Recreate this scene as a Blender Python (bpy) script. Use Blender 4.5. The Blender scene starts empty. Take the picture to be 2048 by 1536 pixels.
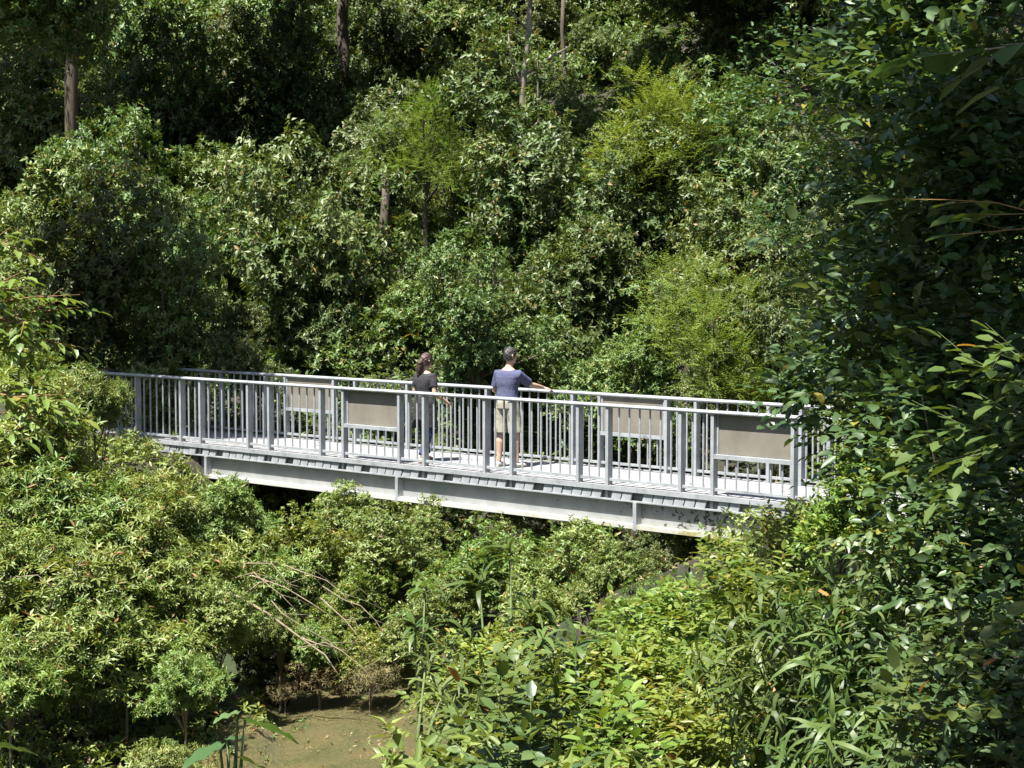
import bpy, bmesh, math, random
import numpy as np
from mathutils import Vector, Matrix

# ------------------------------------------------------------------ camera, sky, sun, exposure
scene = bpy.context.scene
COL = scene.collection
FPX = 3600.0                      # focal length in pixels of the 2048 px wide photograph
CAM = Vector((0.0, 0.0, 3.06))
PITCH = math.atan(236.0 / FPX)
cam_data = bpy.data.cameras.new('camera')
cam_data.sensor_width = 36.0
cam_data.lens = 36.0 * FPX / 2048.0
cam_data.clip_start = 0.1
cam_data.clip_end = 2000.0
cam_data.dof.use_dof = False
camera = bpy.data.objects.new('camera', cam_data)
COL.objects.link(camera)
camera.location = CAM
camera.rotation_euler = (math.pi / 2 - PITCH, 0, 0)
scene.camera = camera

SUN_EL = math.radians(66.0)
sun_h = Vector((-0.633, -0.774, 0.0)).normalized()
to_sun = Vector((sun_h.x * math.cos(SUN_EL), sun_h.y * math.cos(SUN_EL), math.sin(SUN_EL)))
world = bpy.data.worlds.new('World')
scene.world = world
world.use_nodes = True
wn = world.node_tree.nodes
sky_tex = wn.new('ShaderNodeTexSky')
sky_tex.sky_type = 'NISHITA'
sky_tex.sun_disc = False
sky_tex.sun_elevation = SUN_EL
sky_tex.sun_rotation = math.atan2(to_sun.x, to_sun.y)
sky_tex.air_density = 1.0
sky_tex.dust_density = 1.5
wn['Background'].inputs['Strength'].default_value = 0.05
world.node_tree.links.new(sky_tex.outputs['Color'], wn['Background'].inputs['Color'])
sun_data = bpy.data.lights.new('sun', 'SUN')
sun_data.energy = 5.0
sun_data.angle = math.radians(0.5)
sun_data.color = (1.0, 0.97, 0.91)
sun = bpy.data.objects.new('sun', sun_data)
COL.objects.link(sun)
sun.rotation_euler = to_sun.to_track_quat('Z', 'Y').to_euler()
scene.view_settings.view_transform = 'Standard'
scene.view_settings.look = 'None'
scene.view_settings.gamma = 1.0
scene.view_settings.use_curve_mapping = False
scene.view_settings.exposure = 1.75
scene.cycles.max_bounces = 5
scene.cycles.diffuse_bounces = 2
scene.cycles.glossy_bounces = 2
scene.cycles.transmission_bounces = 3
scene.cycles.use_denoising = True
scene.cycles.sample_clamp_indirect = 6.0
scene.cycles.caustics_reflective = False
scene.cycles.caustics_refractive = False

# ------------------------------------------------------------------ helpers
def at(px, py, depth):
    """world point at a photograph pixel and a distance along the view axis"""
    depth = float(depth); px = float(px); py = float(py)
    f = Vector((0, math.cos(PITCH), -math.sin(PITCH)))
    u = Vector((0, math.sin(PITCH), math.cos(PITCH)))
    return CAM + depth * (f + Vector((1, 0, 0)) * ((px - 1024) / FPX) + u * ((768 - py) / FPX))

def link(name, data=None, parent=None, loc=(0, 0, 0)):
    o = bpy.data.objects.new(name, data)
    COL.objects.link(o)
    o.location = loc
    if parent is not None:
        o.parent = parent
    return o

def tag(o, label=None, cat=None, group=None, kind=None):
    if label: o['label'] = label
    if cat: o['category'] = cat
    if group: o['group'] = group
    if kind: o['kind'] = kind
    return o

def mesh_tris(name, V, T, mat, tint=None, smooth=False):
    me = bpy.data.meshes.new(name)
    V = np.asarray(V, dtype=np.float32); T = np.asarray(T, dtype=np.int32)
    me.vertices.add(len(V)); me.vertices.foreach_set('co', V.ravel())
    me.loops.add(T.size); me.loops.foreach_set('vertex_index', T.ravel())
    me.polygons.add(len(T))
    me.polygons.foreach_set('loop_start', np.arange(0, T.size, 3, dtype=np.int32))
    if smooth:
        me.polygons.foreach_set('use_smooth', np.ones(len(T), dtype=bool))
    me.update(calc_edges=True)
    if tint is not None:
        a = me.attributes.new('tint', 'FLOAT', 'POINT')
        a.data.foreach_set('value', np.asarray(tint, dtype=np.float32))
    me.materials.append(mat)
    return me

class MB:
    """collects boxes and tubes into one mesh"""
    def __init__(self): self.v = []; self.f = []
    def box(self, x0, x1, y0, y1, z0, z1):
        b = len(self.v)
        self.v += [(x0,y0,z0),(x1,y0,z0),(x1,y1,z0),(x0,y1,z0),(x0,y0,z1),(x1,y0,z1),(x1,y1,z1),(x0,y1,z1)]
        self.f += [tuple(b+i for i in q) for q in ((0,3,2,1),(4,5,6,7),(0,1,5,4),(1,2,6,5),(2,3,7,6),(3,0,4,7))]
        return self
    def tube(self, pts, rad, n=6, cap=True, flat=None):
        """tube through pts; rad = list of radii; flat scales the second axis"""
        pts = [Vector(p) for p in pts]
        b0 = len(self.v)
        t = (pts[1] - pts[0]).normalized()
        ref = Vector((0, 0, 1)) if abs(t.z) < 0.9 else Vector((0, 1, 0))
        a = t.cross(ref).normalized()
        for i, p in enumerate(pts):
            t = (pts[min(i+1, len(pts)-1)] - pts[max(i-1, 0)]).normalized()
            a = (a - t * a.dot(t)).normalized()
            c = t.cross(a)
            r = rad[i]
            ra, rc = (r if isinstance(r, tuple) else (r, r))
            for k in range(n):
                an = 2 * math.pi * k / n
                self.v.append(tuple(p + a * (math.cos(an) * ra) + c * (math.sin(an) * rc)))
        for i in range(len(pts) - 1):
            for k in range(n):
                k2 = (k + 1) % n
                self.f.append((b0+i*n+k, b0+i*n+k2, b0+(i+1)*n+k2, b0+(i+1)*n+k))
        if cap:
            self.f.append(tuple(b0 + k for k in reversed(range(n))))
            self.f.append(tuple(b0 + (len(pts)-1)*n + k for k in range(n)))
        return self
    def mesh(self, name, mat, smooth=False):
        me = bpy.data.meshes.new(name)
        me.from_pydata(self.v, [], self.f)
        me.update()
        if smooth:
            for p in me.polygons: p.use_smooth = True
        me.materials.append(mat)
        return me

# ------------------------------------------------------------------ materials
def new_mat(name):
    m = bpy.data.materials.new(name); m.use_nodes = True
    nt = m.node_tree
    return m, nt, nt.nodes['Principled BSDF']

def ramp(nt, stops, fac=None):
    r = nt.nodes.new('ShaderNodeValToRGB')
    el = r.color_ramp.elements
    while len(el) > 1: el.remove(el[-1])
    el[0].position = stops[0][0]; el[0].color = (*stops[0][1], 1)
    for p, c in stops[1:]:
        e = el.new(p); e.color = (*c, 1)
    if fac is not None: nt.links.new(fac, r.inputs['Fac'])
    return r

def noise(nt, scale, detail=4, rough=0.55, coord='Object', vec=None):
    n = nt.nodes.new('ShaderNodeTexNoise')
    n.inputs['Scale'].default_value = scale; n.inputs['Detail'].default_value = detail
    n.inputs['Roughness'].default_value = rough
    if vec is None:
        tc = nt.nodes.new('ShaderNodeTexCoord'); vec = tc.outputs[coord]
    nt.links.new(vec, n.inputs['Vector'])
    return n

def bump(nt, bsdf, height, strength=0.3, dist=0.02):
    b = nt.nodes.new('ShaderNodeBump')
    b.inputs['Strength'].default_value = strength; b.inputs['Distance'].default_value = dist
    nt.links.new(height, b.inputs['Height']); nt.links.new(b.outputs['Normal'], bsdf.inputs['Normal'])

def leaf_mat(name, stops, rough=0.45, trans=0.24, var=0.36, spec=0.35, tcol=(1.5, 1.35, 0.5)):
    m, nt, bs = new_mat(name)
    at_ = nt.nodes.new('ShaderNodeAttribute'); at_.attribute_name = 'tint'
    r = ramp(nt, stops, at_.outputs['Fac'])
    oi = nt.nodes.new('ShaderNodeObjectInfo')
    mr = nt.nodes.new('ShaderNodeMapRange'); mr.inputs['To Min'].default_value = 1 - var; mr.inputs['To Max'].default_value = 1 + var
    nt.links.new(oi.outputs['Random'], mr.inputs['Value'])
    hs = nt.nodes.new('ShaderNodeHueSaturation')
    nt.links.new(r.outputs['Color'], hs.inputs['Color']); nt.links.new(mr.outputs['Result'], hs.inputs['Value'])
    mh = nt.nodes.new('ShaderNodeMapRange'); mh.inputs['To Min'].default_value = 0.475; mh.inputs['To Max'].default_value = 0.515
    m2 = nt.nodes.new('ShaderNodeMath'); m2.operation = 'FRACT'
    m3 = nt.nodes.new('ShaderNodeMath'); m3.operation = 'MULTIPLY'; m3.inputs[1].default_value = 7.31
    nt.links.new(oi.outputs['Random'], m3.inputs[0]); nt.links.new(m3.outputs[0], m2.inputs[0])
    nt.links.new(m2.outputs[0], mh.inputs['Value']); nt.links.new(mh.outputs['Result'], hs.inputs['Hue'])
    nt.links.new(hs.outputs['Color'], bs.inputs['Base Color'])
    bs.inputs['Roughness'].default_value = rough
    bs.inputs['Specular IOR Level'].default_value = spec
    tr = nt.nodes.new('ShaderNodeBsdfTranslucent')
    mx = nt.nodes.new('ShaderNodeMix'); mx.data_type = 'RGBA'; mx.blend_type = 'MULTIPLY'; mx.inputs['Factor'].default_value = 1
    mx.inputs['B'].default_value = (*tcol, 1)
    nt.links.new(hs.outputs['Color'], mx.inputs['A']); nt.links.new(mx.outputs['Result'], tr.inputs['Color'])
    ms = nt.nodes.new('ShaderNodeMixShader'); ms.inputs['Fac'].default_value = trans
    nt.links.new(bs.outputs[0], ms.inputs[1]); nt.links.new(tr.outputs[0], ms.inputs[2])
    nt.links.new(ms.outputs[0], nt.nodes['Material Output'].inputs['Surface'])
    return m

M_LEAF = leaf_mat('broad_leaves', [(0, (.036,.062,.010)), (.4, (.074,.118,.030)), (.8, (.126,.174,.056)), (.965, (.185,.22,.085)), (.975, (.21,.13,.04)), (1, (.22,.15,.05))])
M_FEATHER = leaf_mat('feathery_leaves', [(0, (.075,.125,.022)), (.5, (.115,.175,.032)), (1, (.15,.205,.05))], rough=.5, trans=.35, var=.12)
M_LANCE = leaf_mat('lance_leaves', [(0, (.050,.095,.018)), (.5, (.128,.190,.044)), (.9, (.205,.262,.080)), (.96, (.23,.25,.08)), (.975, (.24,.14,.05)), (1, (.22,.13,.05))], rough=.42, trans=.25, var=.15)
M_LIME = leaf_mat('lime_leaves', [(0, (.052,.095,.016)), (.5, (.120,.180,.032)), (.9, (.185,.235,.050)), (1, (.26,.20,.05))], rough=.42, trans=.35, var=.15)
M_DARK = leaf_mat('dark_glossy_leaves', [(0, (.024,.055,.018)), (.5, (.050,.100,.032)), (.90, (.085,.140,.045)), (.965, (.11,.155,.045)), (1, (.20,.19,.035))], rough=.42, trans=.28, var=.12, spec=.45)
M_BAMBOO = leaf_mat('bamboo_leaves', [(0, (.038,.070,.018)), (.5, (.070,.115,.026)), (.95, (.115,.160,.042)), (.985, (.13,.17,.045)), (1, (.28,.15,.04))], rough=.48, trans=.3, var=.1)
M_DEAD = leaf_mat('dead_leaves', [(0, (.10,.090,.035)), (.5, (.17,.150,.060)), (1, (.28,.24,.12))], rough=.7, trans=.15, var=.1, tcol=(1.2,1,.7))

def bark_mat(name, c1, c2, scale=6):
    m, nt, bs = new_mat(name)
    tc = nt.nodes.new('ShaderNodeTexCoord')
    mp = nt.nodes.new('ShaderNodeMapping'); mp.inputs['Scale'].default_value = (1, 1, .25)
    nt.links.new(tc.outputs['Object'], mp.inputs['Vector'])
    n = noise(nt, scale, 6, .65, vec=mp.outputs['Vector'])
    r = ramp(nt, [(.3, c1), (.7, c2)], n.outputs['Fac'])
    nt.links.new(r.outputs['Color'], bs.inputs['Base Color'])
    bs.inputs['Roughness'].default_value = .85
    bump(nt, bs, n.outputs['Fac'], .6, .03)
    return m
M_BARK = bark_mat('grey_brown_bark', (.035,.026,.018), (.11,.085,.06))
M_BARK_RED = bark_mat('orange_bark', (.035,.024,.014), (.12,.085,.05))
M_BARK_PALE = bark_mat('pale_bark', (.09,.072,.055), (.24,.205,.165), 9)
M_TWIG = bark_mat('twig_bark', (.11,.085,.055), (.27,.215,.14), 14)
M_TWIG_RED = bark_mat('reddish_twig', (.15,.085,.03), (.24,.14,.05), 14)
M_STEM = bark_mat('green_stem', (.06,.09,.025), (.12,.15,.05), 14)

def steel_mat():
    m, nt, bs = new_mat('galvanised_steel')
    n = noise(nt, 5, 6, .6); n2 = noise(nt, 40, 3, .5)
    r = ramp(nt, [(.25, (.15,.155,.155)), (.40, (.29,.305,.315)), (.6, (.355,.372,.385)), (.8, (.41,.43,.445))], n.outputs['Fac'])
    mx = nt.nodes.new('ShaderNodeMix'); mx.data_type = 'RGBA'; mx.blend_type = 'MULTIPLY'; mx.inputs['Factor'].default_value = .25
    nt.links.new(r.outputs['Color'], mx.inputs['A']); nt.links.new(n2.outputs['Fac'], mx.inputs['B'])
    nt.links.new(mx.outputs['Result'], bs.inputs['Base Color'])
    bs.inputs['Metallic'].default_value = .15; bs.inputs['Roughness'].default_value = .55
    return m
M_STEEL = steel_mat()

def girder_mat():
    m, nt, bs = new_mat('weathered_girder_steel')
    tc = nt.nodes.new('ShaderNodeTexCoord')
    n = noise(nt, 3.2, 6, .6); 
    r = ramp(nt, [(.3, (.21,.22,.22)), (.7, (.31,.31,.30))], n.outputs['Fac'])
    # black mould spots, more of them towards the right end of the span
    v = noise(nt, 16, 3, .6)
    sep = nt.nodes.new('ShaderNodeSeparateXYZ'); nt.links.new(tc.outputs['Object'], sep.inputs[0])
    mr = nt.nodes.new('ShaderNodeMapRange'); mr.inputs['From Min'].default_value = -1.5; mr.inputs['From Max'].default_value = 3.5
    mr.inputs['To Min'].default_value = -.28; mr.inputs['To Max'].default_value = 0.02
    nt.links.new(sep.outputs['X'], mr.inputs['Value'])
    ad = nt.nodes.new('ShaderNodeMath'); ad.operation = 'ADD'
    nt.links.new(v.outputs['Fac'], ad.inputs[0]); nt.links.new(mr.outputs['Result'], ad.inputs[1])
    sp = ramp(nt, [(.54, (0,0,0)), (.60, (1,1,1))], ad.outputs[0])
    mx = nt.nodes.new('ShaderNodeMix'); mx.data_type = 'RGBA'
    mx.inputs['B'].default_value = (.035,.028,.02,1)
    nt.links.new(sp.outputs['Color'], mx.inputs['Factor']); nt.links.new(r.outputs['Color'], mx.inputs['A'])
    nt.links.new(mx.outputs['Result'], bs.inputs['Base Color'])
    bs.inputs['Roughness'].default_value = .6; bs.inputs['Metallic'].default_value = .1
    return m
M_GIRDER = girder_mat()

def flange_mat():
    m, nt, bs = new_mat('mossy_flange_steel')
    tc = nt.nodes.new('ShaderNodeTexCoord')
    n = noise(nt, 6, 6, .65)
    sep = nt.nodes.new('ShaderNodeSeparateXYZ'); nt.links.new(tc.outputs['Object'], sep.inputs[0])
    mr = nt.nodes.new('ShaderNodeMapRange'); mr.inputs['From Min'].default_value = -2; mr.inputs['From Max'].default_value = 4
    mr.inputs['To Min'].default_value = -.30; mr.inputs['To Max'].default_value = 0.06
    nt.links.new(sep.outputs['X'], mr.inputs['Value'])
    ad = nt.nodes.new('ShaderNodeMath'); ad.operation = 'ADD'
    nt.links.new(n.outputs['Fac'], ad.inputs[0]); nt.links.new(mr.outputs['Result'], ad.inputs[1])
    r = ramp(nt, [(.35, (.40,.40,.38)), (.5, (.35,.34,.25)), (.62, (.24,.22,.09))], ad.outputs[0])
    nt.links.new(r.outputs['Color'], bs.inputs['Base Color'])
    bs.inputs['Roughness'].default_value = .7
    return m
M_FLANGE = flange_mat()

def simple_mat(name, stops, scale=8, rough=.8, bstr=0., detail=5, dist=.02):
    m, nt, bs = new_mat(name)
    n = noise(nt, scale, detail, .6)
    r = ramp(nt, stops, n.outputs['Fac'])
    nt.links.new(r.outputs['Color'], bs.inputs['Base Color'])
    bs.inputs['Roughness'].default_value = rough
    if bstr: bump(nt, bs, n.outputs['Fac'], bstr, dist)
    return m
M_DECK = simple_mat('pale_deck_concrete', [(.3, (.15,.15,.15)), (.5, (.215,.215,.22)), (.7, (.26,.26,.265))], 4, .85, .2)
M_BOARD = simple_mat('tan_board', [(.3, (.125,.112,.088)), (.7, (.175,.158,.125))], 3, .75)
M_CONC = simple_mat('dark_concrete', [(.3, (.08,.08,.075)), (.7, (.18,.18,.165))], 4, .9, .3)  # mottled dark grey; behind the clips this tone stands in for shade
M_SOIL = None

def ground_mat():
    m, nt, bs = new_mat('forest_floor')
    n = noise(nt, 1.3, 8, .65); n2 = noise(nt, 9, 6, .7)
    r = ramp(nt, [(.3, (.014,.011,.007)), (.5, (.028,.021,.013)), (.7, (.050,.038,.024))], n2.outputs['Fac'])
    g = ramp(nt, [(.45, (.0,.0,.0)), (.62, (1,1,1))], n.outputs['Fac'])
    mx = nt.nodes.new('ShaderNodeMix'); mx.data_type = 'RGBA'; mx.inputs['B'].default_value = (.03,.045,.014,1)
    nt.links.new(g.outputs['Color'], mx.inputs['Factor']); nt.links.new(r.outputs['Color'], mx.inputs['A'])
    nt.links.new(mx.outputs['Result'], bs.inputs['Base Color'])
    bs.inputs['Roughness'].default_value = .95
    bump(nt, bs, n2.outputs['Fac'], .8, .08)
    return m
M_SOIL = ground_mat()

def bank_mat():
    m, nt, bs = new_mat('mossy_sand')
    n = noise(nt, 2.2, 6, .6); n2 = noise(nt, 22, 6, .7)
    r = ramp(nt, [(.3, (.075,.080,.022)), (.5, (.125,.112,.038)), (.7, (.165,.118,.046))], n.outputs['Fac'])
    mx = nt.nodes.new('ShaderNodeMix'); mx.data_type = 'RGBA'; mx.blend_type = 'MULTIPLY'; mx.inputs['Factor'].default_value = .7
    c = ramp(nt, [(.3, (.35,.35,.3)), (.65, (1.2,1.2,1.2))], n2.outputs['Fac'])
    nt.links.new(r.outputs['Color'], mx.inputs['A']); nt.links.new(c.outputs['Color'], mx.inputs['B'])
    nt.links.new(mx.outputs['Result'], bs.inputs['Base Color'])
    bs.inputs['Roughness'].default_value = .45
    bump(nt, bs, n2.outputs['Fac'], 1.0, .09)
    return m
M_BANK = bank_mat()
M_STONE = simple_mat('pale_creek_stone', [(.3, (.16,.13,.085)), (.7, (.36,.31,.22))], 9, .8, .4)

def water_mat():
    m, nt, bs = new_mat('brown_creek_water')
    bs.inputs['Base Color'].default_value = (.035,.03,.014,1)
    bs.inputs['Roughness'].default_value = .06
    n = noise(nt, 7, 3, .5)
    bump(nt, bs, n.outputs['Fac'], .25, .03)
    return m
M_WATER = water_mat()

# ------------------------------------------------------------------ terrain
BO = Vector((0, 26.2)); BD = (-.753, .657); BN = (.657, .753)     # bridge line: origin, along (to the far end), across (away)
def sv(x, y):
    dx, dy = x - BO.x, y - BO.y
    return dx*BD[0] + dy*BD[1], dx*BN[0] + dy*BN[1]
def creek_s(v):
    return np.clip(1.5 + 1.2*np.clip(v + 2.3, -2.9, 0), -2, 1.5)
def sm(x, a, b):
    t = np.clip((x - a)/(b - a), 0, 1); return t*t*(3 - 2*t)
BED = -3.35
def ground(x, y):
    x = np.asarray(x, float); y = np.asarray(y, float)
    s, v = sv(x, y)
    ds = s - creek_s(v)
    cap_r = -.15 + sm(-v, 4, 19)*1.55
    cap_l = -.22 + np.maximum(0, s - 12)*.12
    right = np.minimum(BED + np.maximum(0, -ds - 1.0)*.56, cap_r)
    left = np.minimum(BED + np.maximum(0, ds - 1.0)*.64, cap_l)
    z = np.where(ds < 0, right, left)
    z = z + np.clip(v - 3.6, 0, 70)*.56
    fall = 3.06 - .292*np.maximum(y, 1.5) - .42
    z = np.where(v < -2.5, np.minimum(z, np.maximum(fall, BED)), z)
    z = z + .10*np.sin(x*1.3 + 2*np.sin(y*.7))*np.cos(y*1.1 + x*.3)*sm(np.abs(v - .9), 1.2, 3)*sm(np.abs(ds), .8, 2.5)
    return z
def gz(x, y): return float(ground(x, y))

def grid_sheet(name, xs, ys, fz, mat):
    X, Y = np.meshgrid(xs, ys); Z = fz(X, Y)
    V = np.stack([X, Y, Z], -1).reshape(-1, 3)
    nx, ny = len(xs), len(ys)
    i = (np.arange(ny-1)[:, None]*nx + np.arange(nx-1)[None]).ravel()
    T = np.concatenate([np.stack([i, i+1, i+nx+1], -1), np.stack([i, i+nx+1, i+nx], -1)])
    return link(name, mesh_tris(name, V, T, mat, smooth=True))
def graded(lo, a, b, hi, step, far):
    return np.unique(np.round(np.concatenate([np.linspace(lo, a, far), np.arange(a, b, step), np.linspace(b, hi, far)]), 4))
tag(grid_sheet('ground', graded(-250, -16, 16, 250, .3, 30), graded(-120, 2, 62, 380, .3, 30), ground, M_SOIL), kind='structure',
    label='forest floor of the gorge and hillside')

# sandy creek bed strip and the water
def trimmed(o, keep):
    bm = bmesh.new(); bm.from_mesh(o.data)
    bmesh.ops.delete(bm, geom=[f for f in bm.faces if not keep(f.calc_center_median())], context='FACES')
    bm.to_mesh(o.data); bm.free(); return o
def creek_d(x, y):
    s, v = sv(x, y); return np.abs(s - creek_s(v))
def strip_fn(x, y):
    ds = creek_d(x, y)
    tilt = .16*(x + 3.45 + .35*np.sin(y*.9))
    return BED + .10 + np.clip(tilt, -.2, .25) + .03*np.sin(x*5 + y)*np.sin(y*4.3) + np.maximum(0, ds - 1.2)*.62 - .5*sm(ds, 1.6, 2.5)
tag(trimmed(grid_sheet('creek_bank', np.arange(-7, 4, .12), np.arange(13, 29, .12), strip_fn, M_BANK), lambda c: creek_d(c.x, c.y) < 2.45), kind='structure',
    label='mossy yellow brown sand bank along the creek')
def water_fn(x, y):
    return np.full_like(x, BED + .09)
tag(trimmed(grid_sheet('creek_water', np.arange(-7, 4, .2), np.arange(10, 29, .2), water_fn, M_WATER), lambda c: creek_d(c.x, c.y) < 1.5), kind='structure',
    label='shallow brown water of the creek')

# ------------------------------------------------------------------ foliage building blocks
UP = np.array([0, 0, 1.0])
def nrm(a): return a/np.maximum(np.linalg.norm(a, axis=-1, keepdims=True), 1e-9)
TEMPL = {
 'diamond': (np.array([(0,0,0),(.42,.5,.10),(1,0,-.05),(.42,-.5,.10)]), np.array([(0,2,1),(0,3,2)])),
 'oval': (np.array([(0,0,0),(.25,.44,.07),(.28,0,0),(.25,-.44,.07),(.65,.40,.05),(.66,0,-.02),(.65,-.40,.05),(1,0,-.10)]),
          np.array([(0,2,1),(0,3,2),(1,2,5),(1,5,4),(2,3,6),(2,6,5),(4,5,7),(5,6,7)])),
 'round': (np.array([(0,0,0),(.12,.36,.05),(.25,0,0),(.12,-.36,.05),(.55,.50,.07),(.58,0,-.01),(.55,-.5,.07),(.88,.22,.0),(1,0,-.08),(.88,-.22,.0)]),
          np.array([(0,2,1),(0,3,2),(1,2,5),(1,5,4),(2,3,6),(2,6,5),(4,5,8),(4,8,7),(5,6,9),(5,9,8)])),
 'strap': (np.array([(0,.25,0),(0,-.25,0),(.25,.45,.10),(.25,-.45,.10),(.5,.5,.12),(.5,-.5,.12),(.78,.32,.0),(.78,-.32,.0),(1,0,-.22)]),
          np.array([(0,1,3),(0,3,2),(2,3,5),(2,5,4),(4,5,7),(4,7,6),(6,7,8)])),
}
def leaves(P, D, N, L, W, templ):
    tv, tf = TEMPL[templ]
    D = nrm(D); S = nrm(np.cross(N, D)); Nn = np.cross(D, S)
    n = len(P)
    L = np.broadcast_to(L, (n,))[:, None, None]; W = np.broadcast_to(W, (n,))[:, None, None]
    V = P[:, None] + D[:, None]*tv[None, :, 0:1]*L + S[:, None]*tv[None, :, 1:2]*W + Nn[:, None]*tv[None, :, 2:3]*L
    T = tf[None] + (np.arange(n)*len(tv))[:, None, None]
    return V.reshape(-1, 3), T.reshape(-1, 3), len(tv)

def sprays(rng, S, O, k, mode, L, W, spacing=.05, droop=.25, up=.6, jit=.35, templ='diamond'):
    """sprays of k leaves at points S growing along O -> verts, tris, tint"""
    n = len(S)
    O = nrm(O)
    i = np.tile(np.arange(k), n); j = np.repeat(np.arange(n), k)
    o = O[j]
    a = nrm(np.cross(o, UP + rng.normal(0, .05, (n*k, 3)))); b = np.cross(o, a)
    R = rng.normal(0, 1, (n*k, 3))
    if mode == 'rank':
        sgn = np.where(i % 2 == 0, 1., -1.)[:, None]
        P = S[j] + o*(i*spacing)[:, None] - UP*((i*spacing)[:, None]**2*droop*1.2)
        D = o*.55 + a*sgn*.9 + R*jit*.5 - UP*droop
        last = (i == k-1)[:, None]; D = np.where(last, o - UP*droop, D)
        N = UP*up*2 + R[:, ::-1]*jit + o*.2
    else:
        ang = i*2.399 + np.repeat(rng.uniform(0, 6.28, n), k)
        P = S[j] + o*((i/k)*spacing)[:, None]
        D = o*(.25 + .5*(i/k))[:, None] + a*np.cos(ang)[:, None] + b*np.sin(ang)[:, None] + R*jit*.5 - UP*droop
        N = o + UP*up + R[:, ::-1]*jit
    l = L*rng.uniform(.65, 1.2, n*k); w = W*rng.uniform(.75, 1.2, n*k)
    V, T, m = leaves(P, D, N, l, w, templ)
    tj = np.clip(rng.beta(2, 2, n)[j]*.6 + rng.uniform(0, .4, n*k), 0, 1)
    odd = rng.uniform(0, 1, n*k) < (.028 if templ == 'diamond' else .012 if templ == 'oval' else .006)
    tj = np.where(odd, 1.0, np.minimum(tj, .96))
    return V, T, np.repeat(tj, m)

def dirs(rng, n, zmin=-1.):
    z = rng.uniform(zmin, 1, n); t = rng.uniform(0, 2*math.pi, n); r = np.sqrt(1 - z*z)
    return np.stack([r*np.cos(t), r*np.sin(t), z], -1)

def crown_mesh(name, seed, R, H, npad, pr, nspray, k, mode, L, W, mat, spacing=.06, templ='diamond', droop=.2, jit=.4, nl=9, thick=.10, low=-.15):
    """crown of foliage pads carried by limbs, about radius R and half height H round the origin -> mesh, pad centres"""
    rng = np.random.default_rng(seed)
    org = np.array([0, 0, -.75*H])
    ends = []
    for q in range(nl):
        az = q*2.399963 + rng.uniform(-.5, .5)
        el = low + (1.45 - low)*((q*.618034 + rng.uniform(0, .12)) % 1.0)
        f = rng.uniform(.62, 1.15)
        ends.append((R*math.cos(az)*math.cos(el)*f, R*math.sin(az)*math.cos(el)*f, org[2] + .35*H + 1.45*H*math.sin(el)*f))
    ends = np.array(ends)
    cs = []; VV = []; TT = []; CC = []; off = 0
    for p in range(npad):
        e = ends[p % nl]
        t = rng.uniform(.12, 1)**.6
        c = org + (e - org)*t + rng.normal(0, .17*R*(.4 + t), 3)*np.array([1, 1, .6])
        c[2] = max(c[2], -.95*H)
        r0 = pr*rng.uniform(.55, 1.35)*(1.15 - .3*t)
        out = c*np.array([1, 1, 0]); out = out/(np.linalg.norm(out) + 1e-6)
        nv = np.array([0, 0, 1.]) + out*rng.uniform(.1, .8) + rng.normal(0, .18, 3); nv /= np.linalg.norm(nv)
        a = np.cross(nv, [.3, 1, 0]); a /= np.linalg.norm(a); b = np.cross(nv, a)
        m = max(4, int(nspray*(r0/pr)**2))
        th = rng.uniform(0, 6.283, m); ph = rng.uniform(0, 6.28)
        rr = np.sqrt(rng.uniform(0, 1, m))*r0*(1 + .35*np.sin(2*th + ph) + .2*np.sin(5*th + ph*2))
        rad = a*np.cos(th)[:, None] + b*np.sin(th)[:, None]
        S = c + rad*rr[:, None] + nv*(-.4*rr*rr/r0 + rng.normal(0, thick, m)*pr*2)[:, None]
        O = nv*.6 + rad*(.8*rr/r0)[:, None] + rng.normal(0, .35, (m, 3))
        V, T, tt = sprays(rng, S, O, k, mode, L, W, spacing, droop, .6, jit, templ)
        sh = rng.uniform(-.22, .22)
        VV.append(V); TT.append(T + off); CC.append(np.where(tt >= .97, tt, np.clip(tt + sh, 0, .96))); off += len(V); cs.append(c)
    return mesh_tris(name, np.concatenate(VV), np.concatenate(TT), mat, np.concatenate(CC)), np.array(cs)

PROTO = {}
for q in range(5):
    PROTO['broad%d' % q] = (crown_mesh('broadleaf_crown', 11 + q, 2.0, 2.0, 84, .52, 46, 7, 'rosette', .14, .060, M_LEAF, spacing=.09, nl=8 + q), 2.0)
for q in range(3):
    PROTO['small%d' % q] = (crown_mesh('small_leaf_crown', 31 + q, 2.0, 2.2, 100, .46, 48, 7, 'rosette', .11, .050, M_LEAF, spacing=.08, nl=9 + q, thick=.14), 2.0)
for q in range(2):
    PROTO['feather%d' % q] = (crown_mesh('feathery_crown', 41 + q, 1.6, 1.3, 52, .50, 24, 18, 'rank', .085, .022, M_FEATHER, spacing=.028, droop=.25, jit=.2, nl=10, thick=.07), 1.6)
for q in range(3):
    PROTO['lance%d' % q] = (crown_mesh('lance_leaf_crown', 51 + q, 1.3, 1.05, 66, .40, 34, 8, 'rosette', .15, .038, M_LANCE, spacing=.10, droop=.15, nl=9 + q, thick=.09), 1.3)
for q in range(3):
    PROTO['bush%d' % q] = (crown_mesh('bush_foliage', 61 + q, 1.2, 1.05, 70, .34, 40, 7, 'rosette', .10, .042, M_LIME if q == 1 else M_LANCE, spacing=.07, nl=10, thick=.13), 1.2)
for q in range(2):
    PROTO['lime%d' % q] = (crown_mesh('lime_foliage', 71 + q, .62, .58, 40, .22, 14, 7, 'rank', .10, .046, M_LIME, spacing=.034, templ='oval', jit=.5, nl=9, thick=.14), .62)
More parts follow.
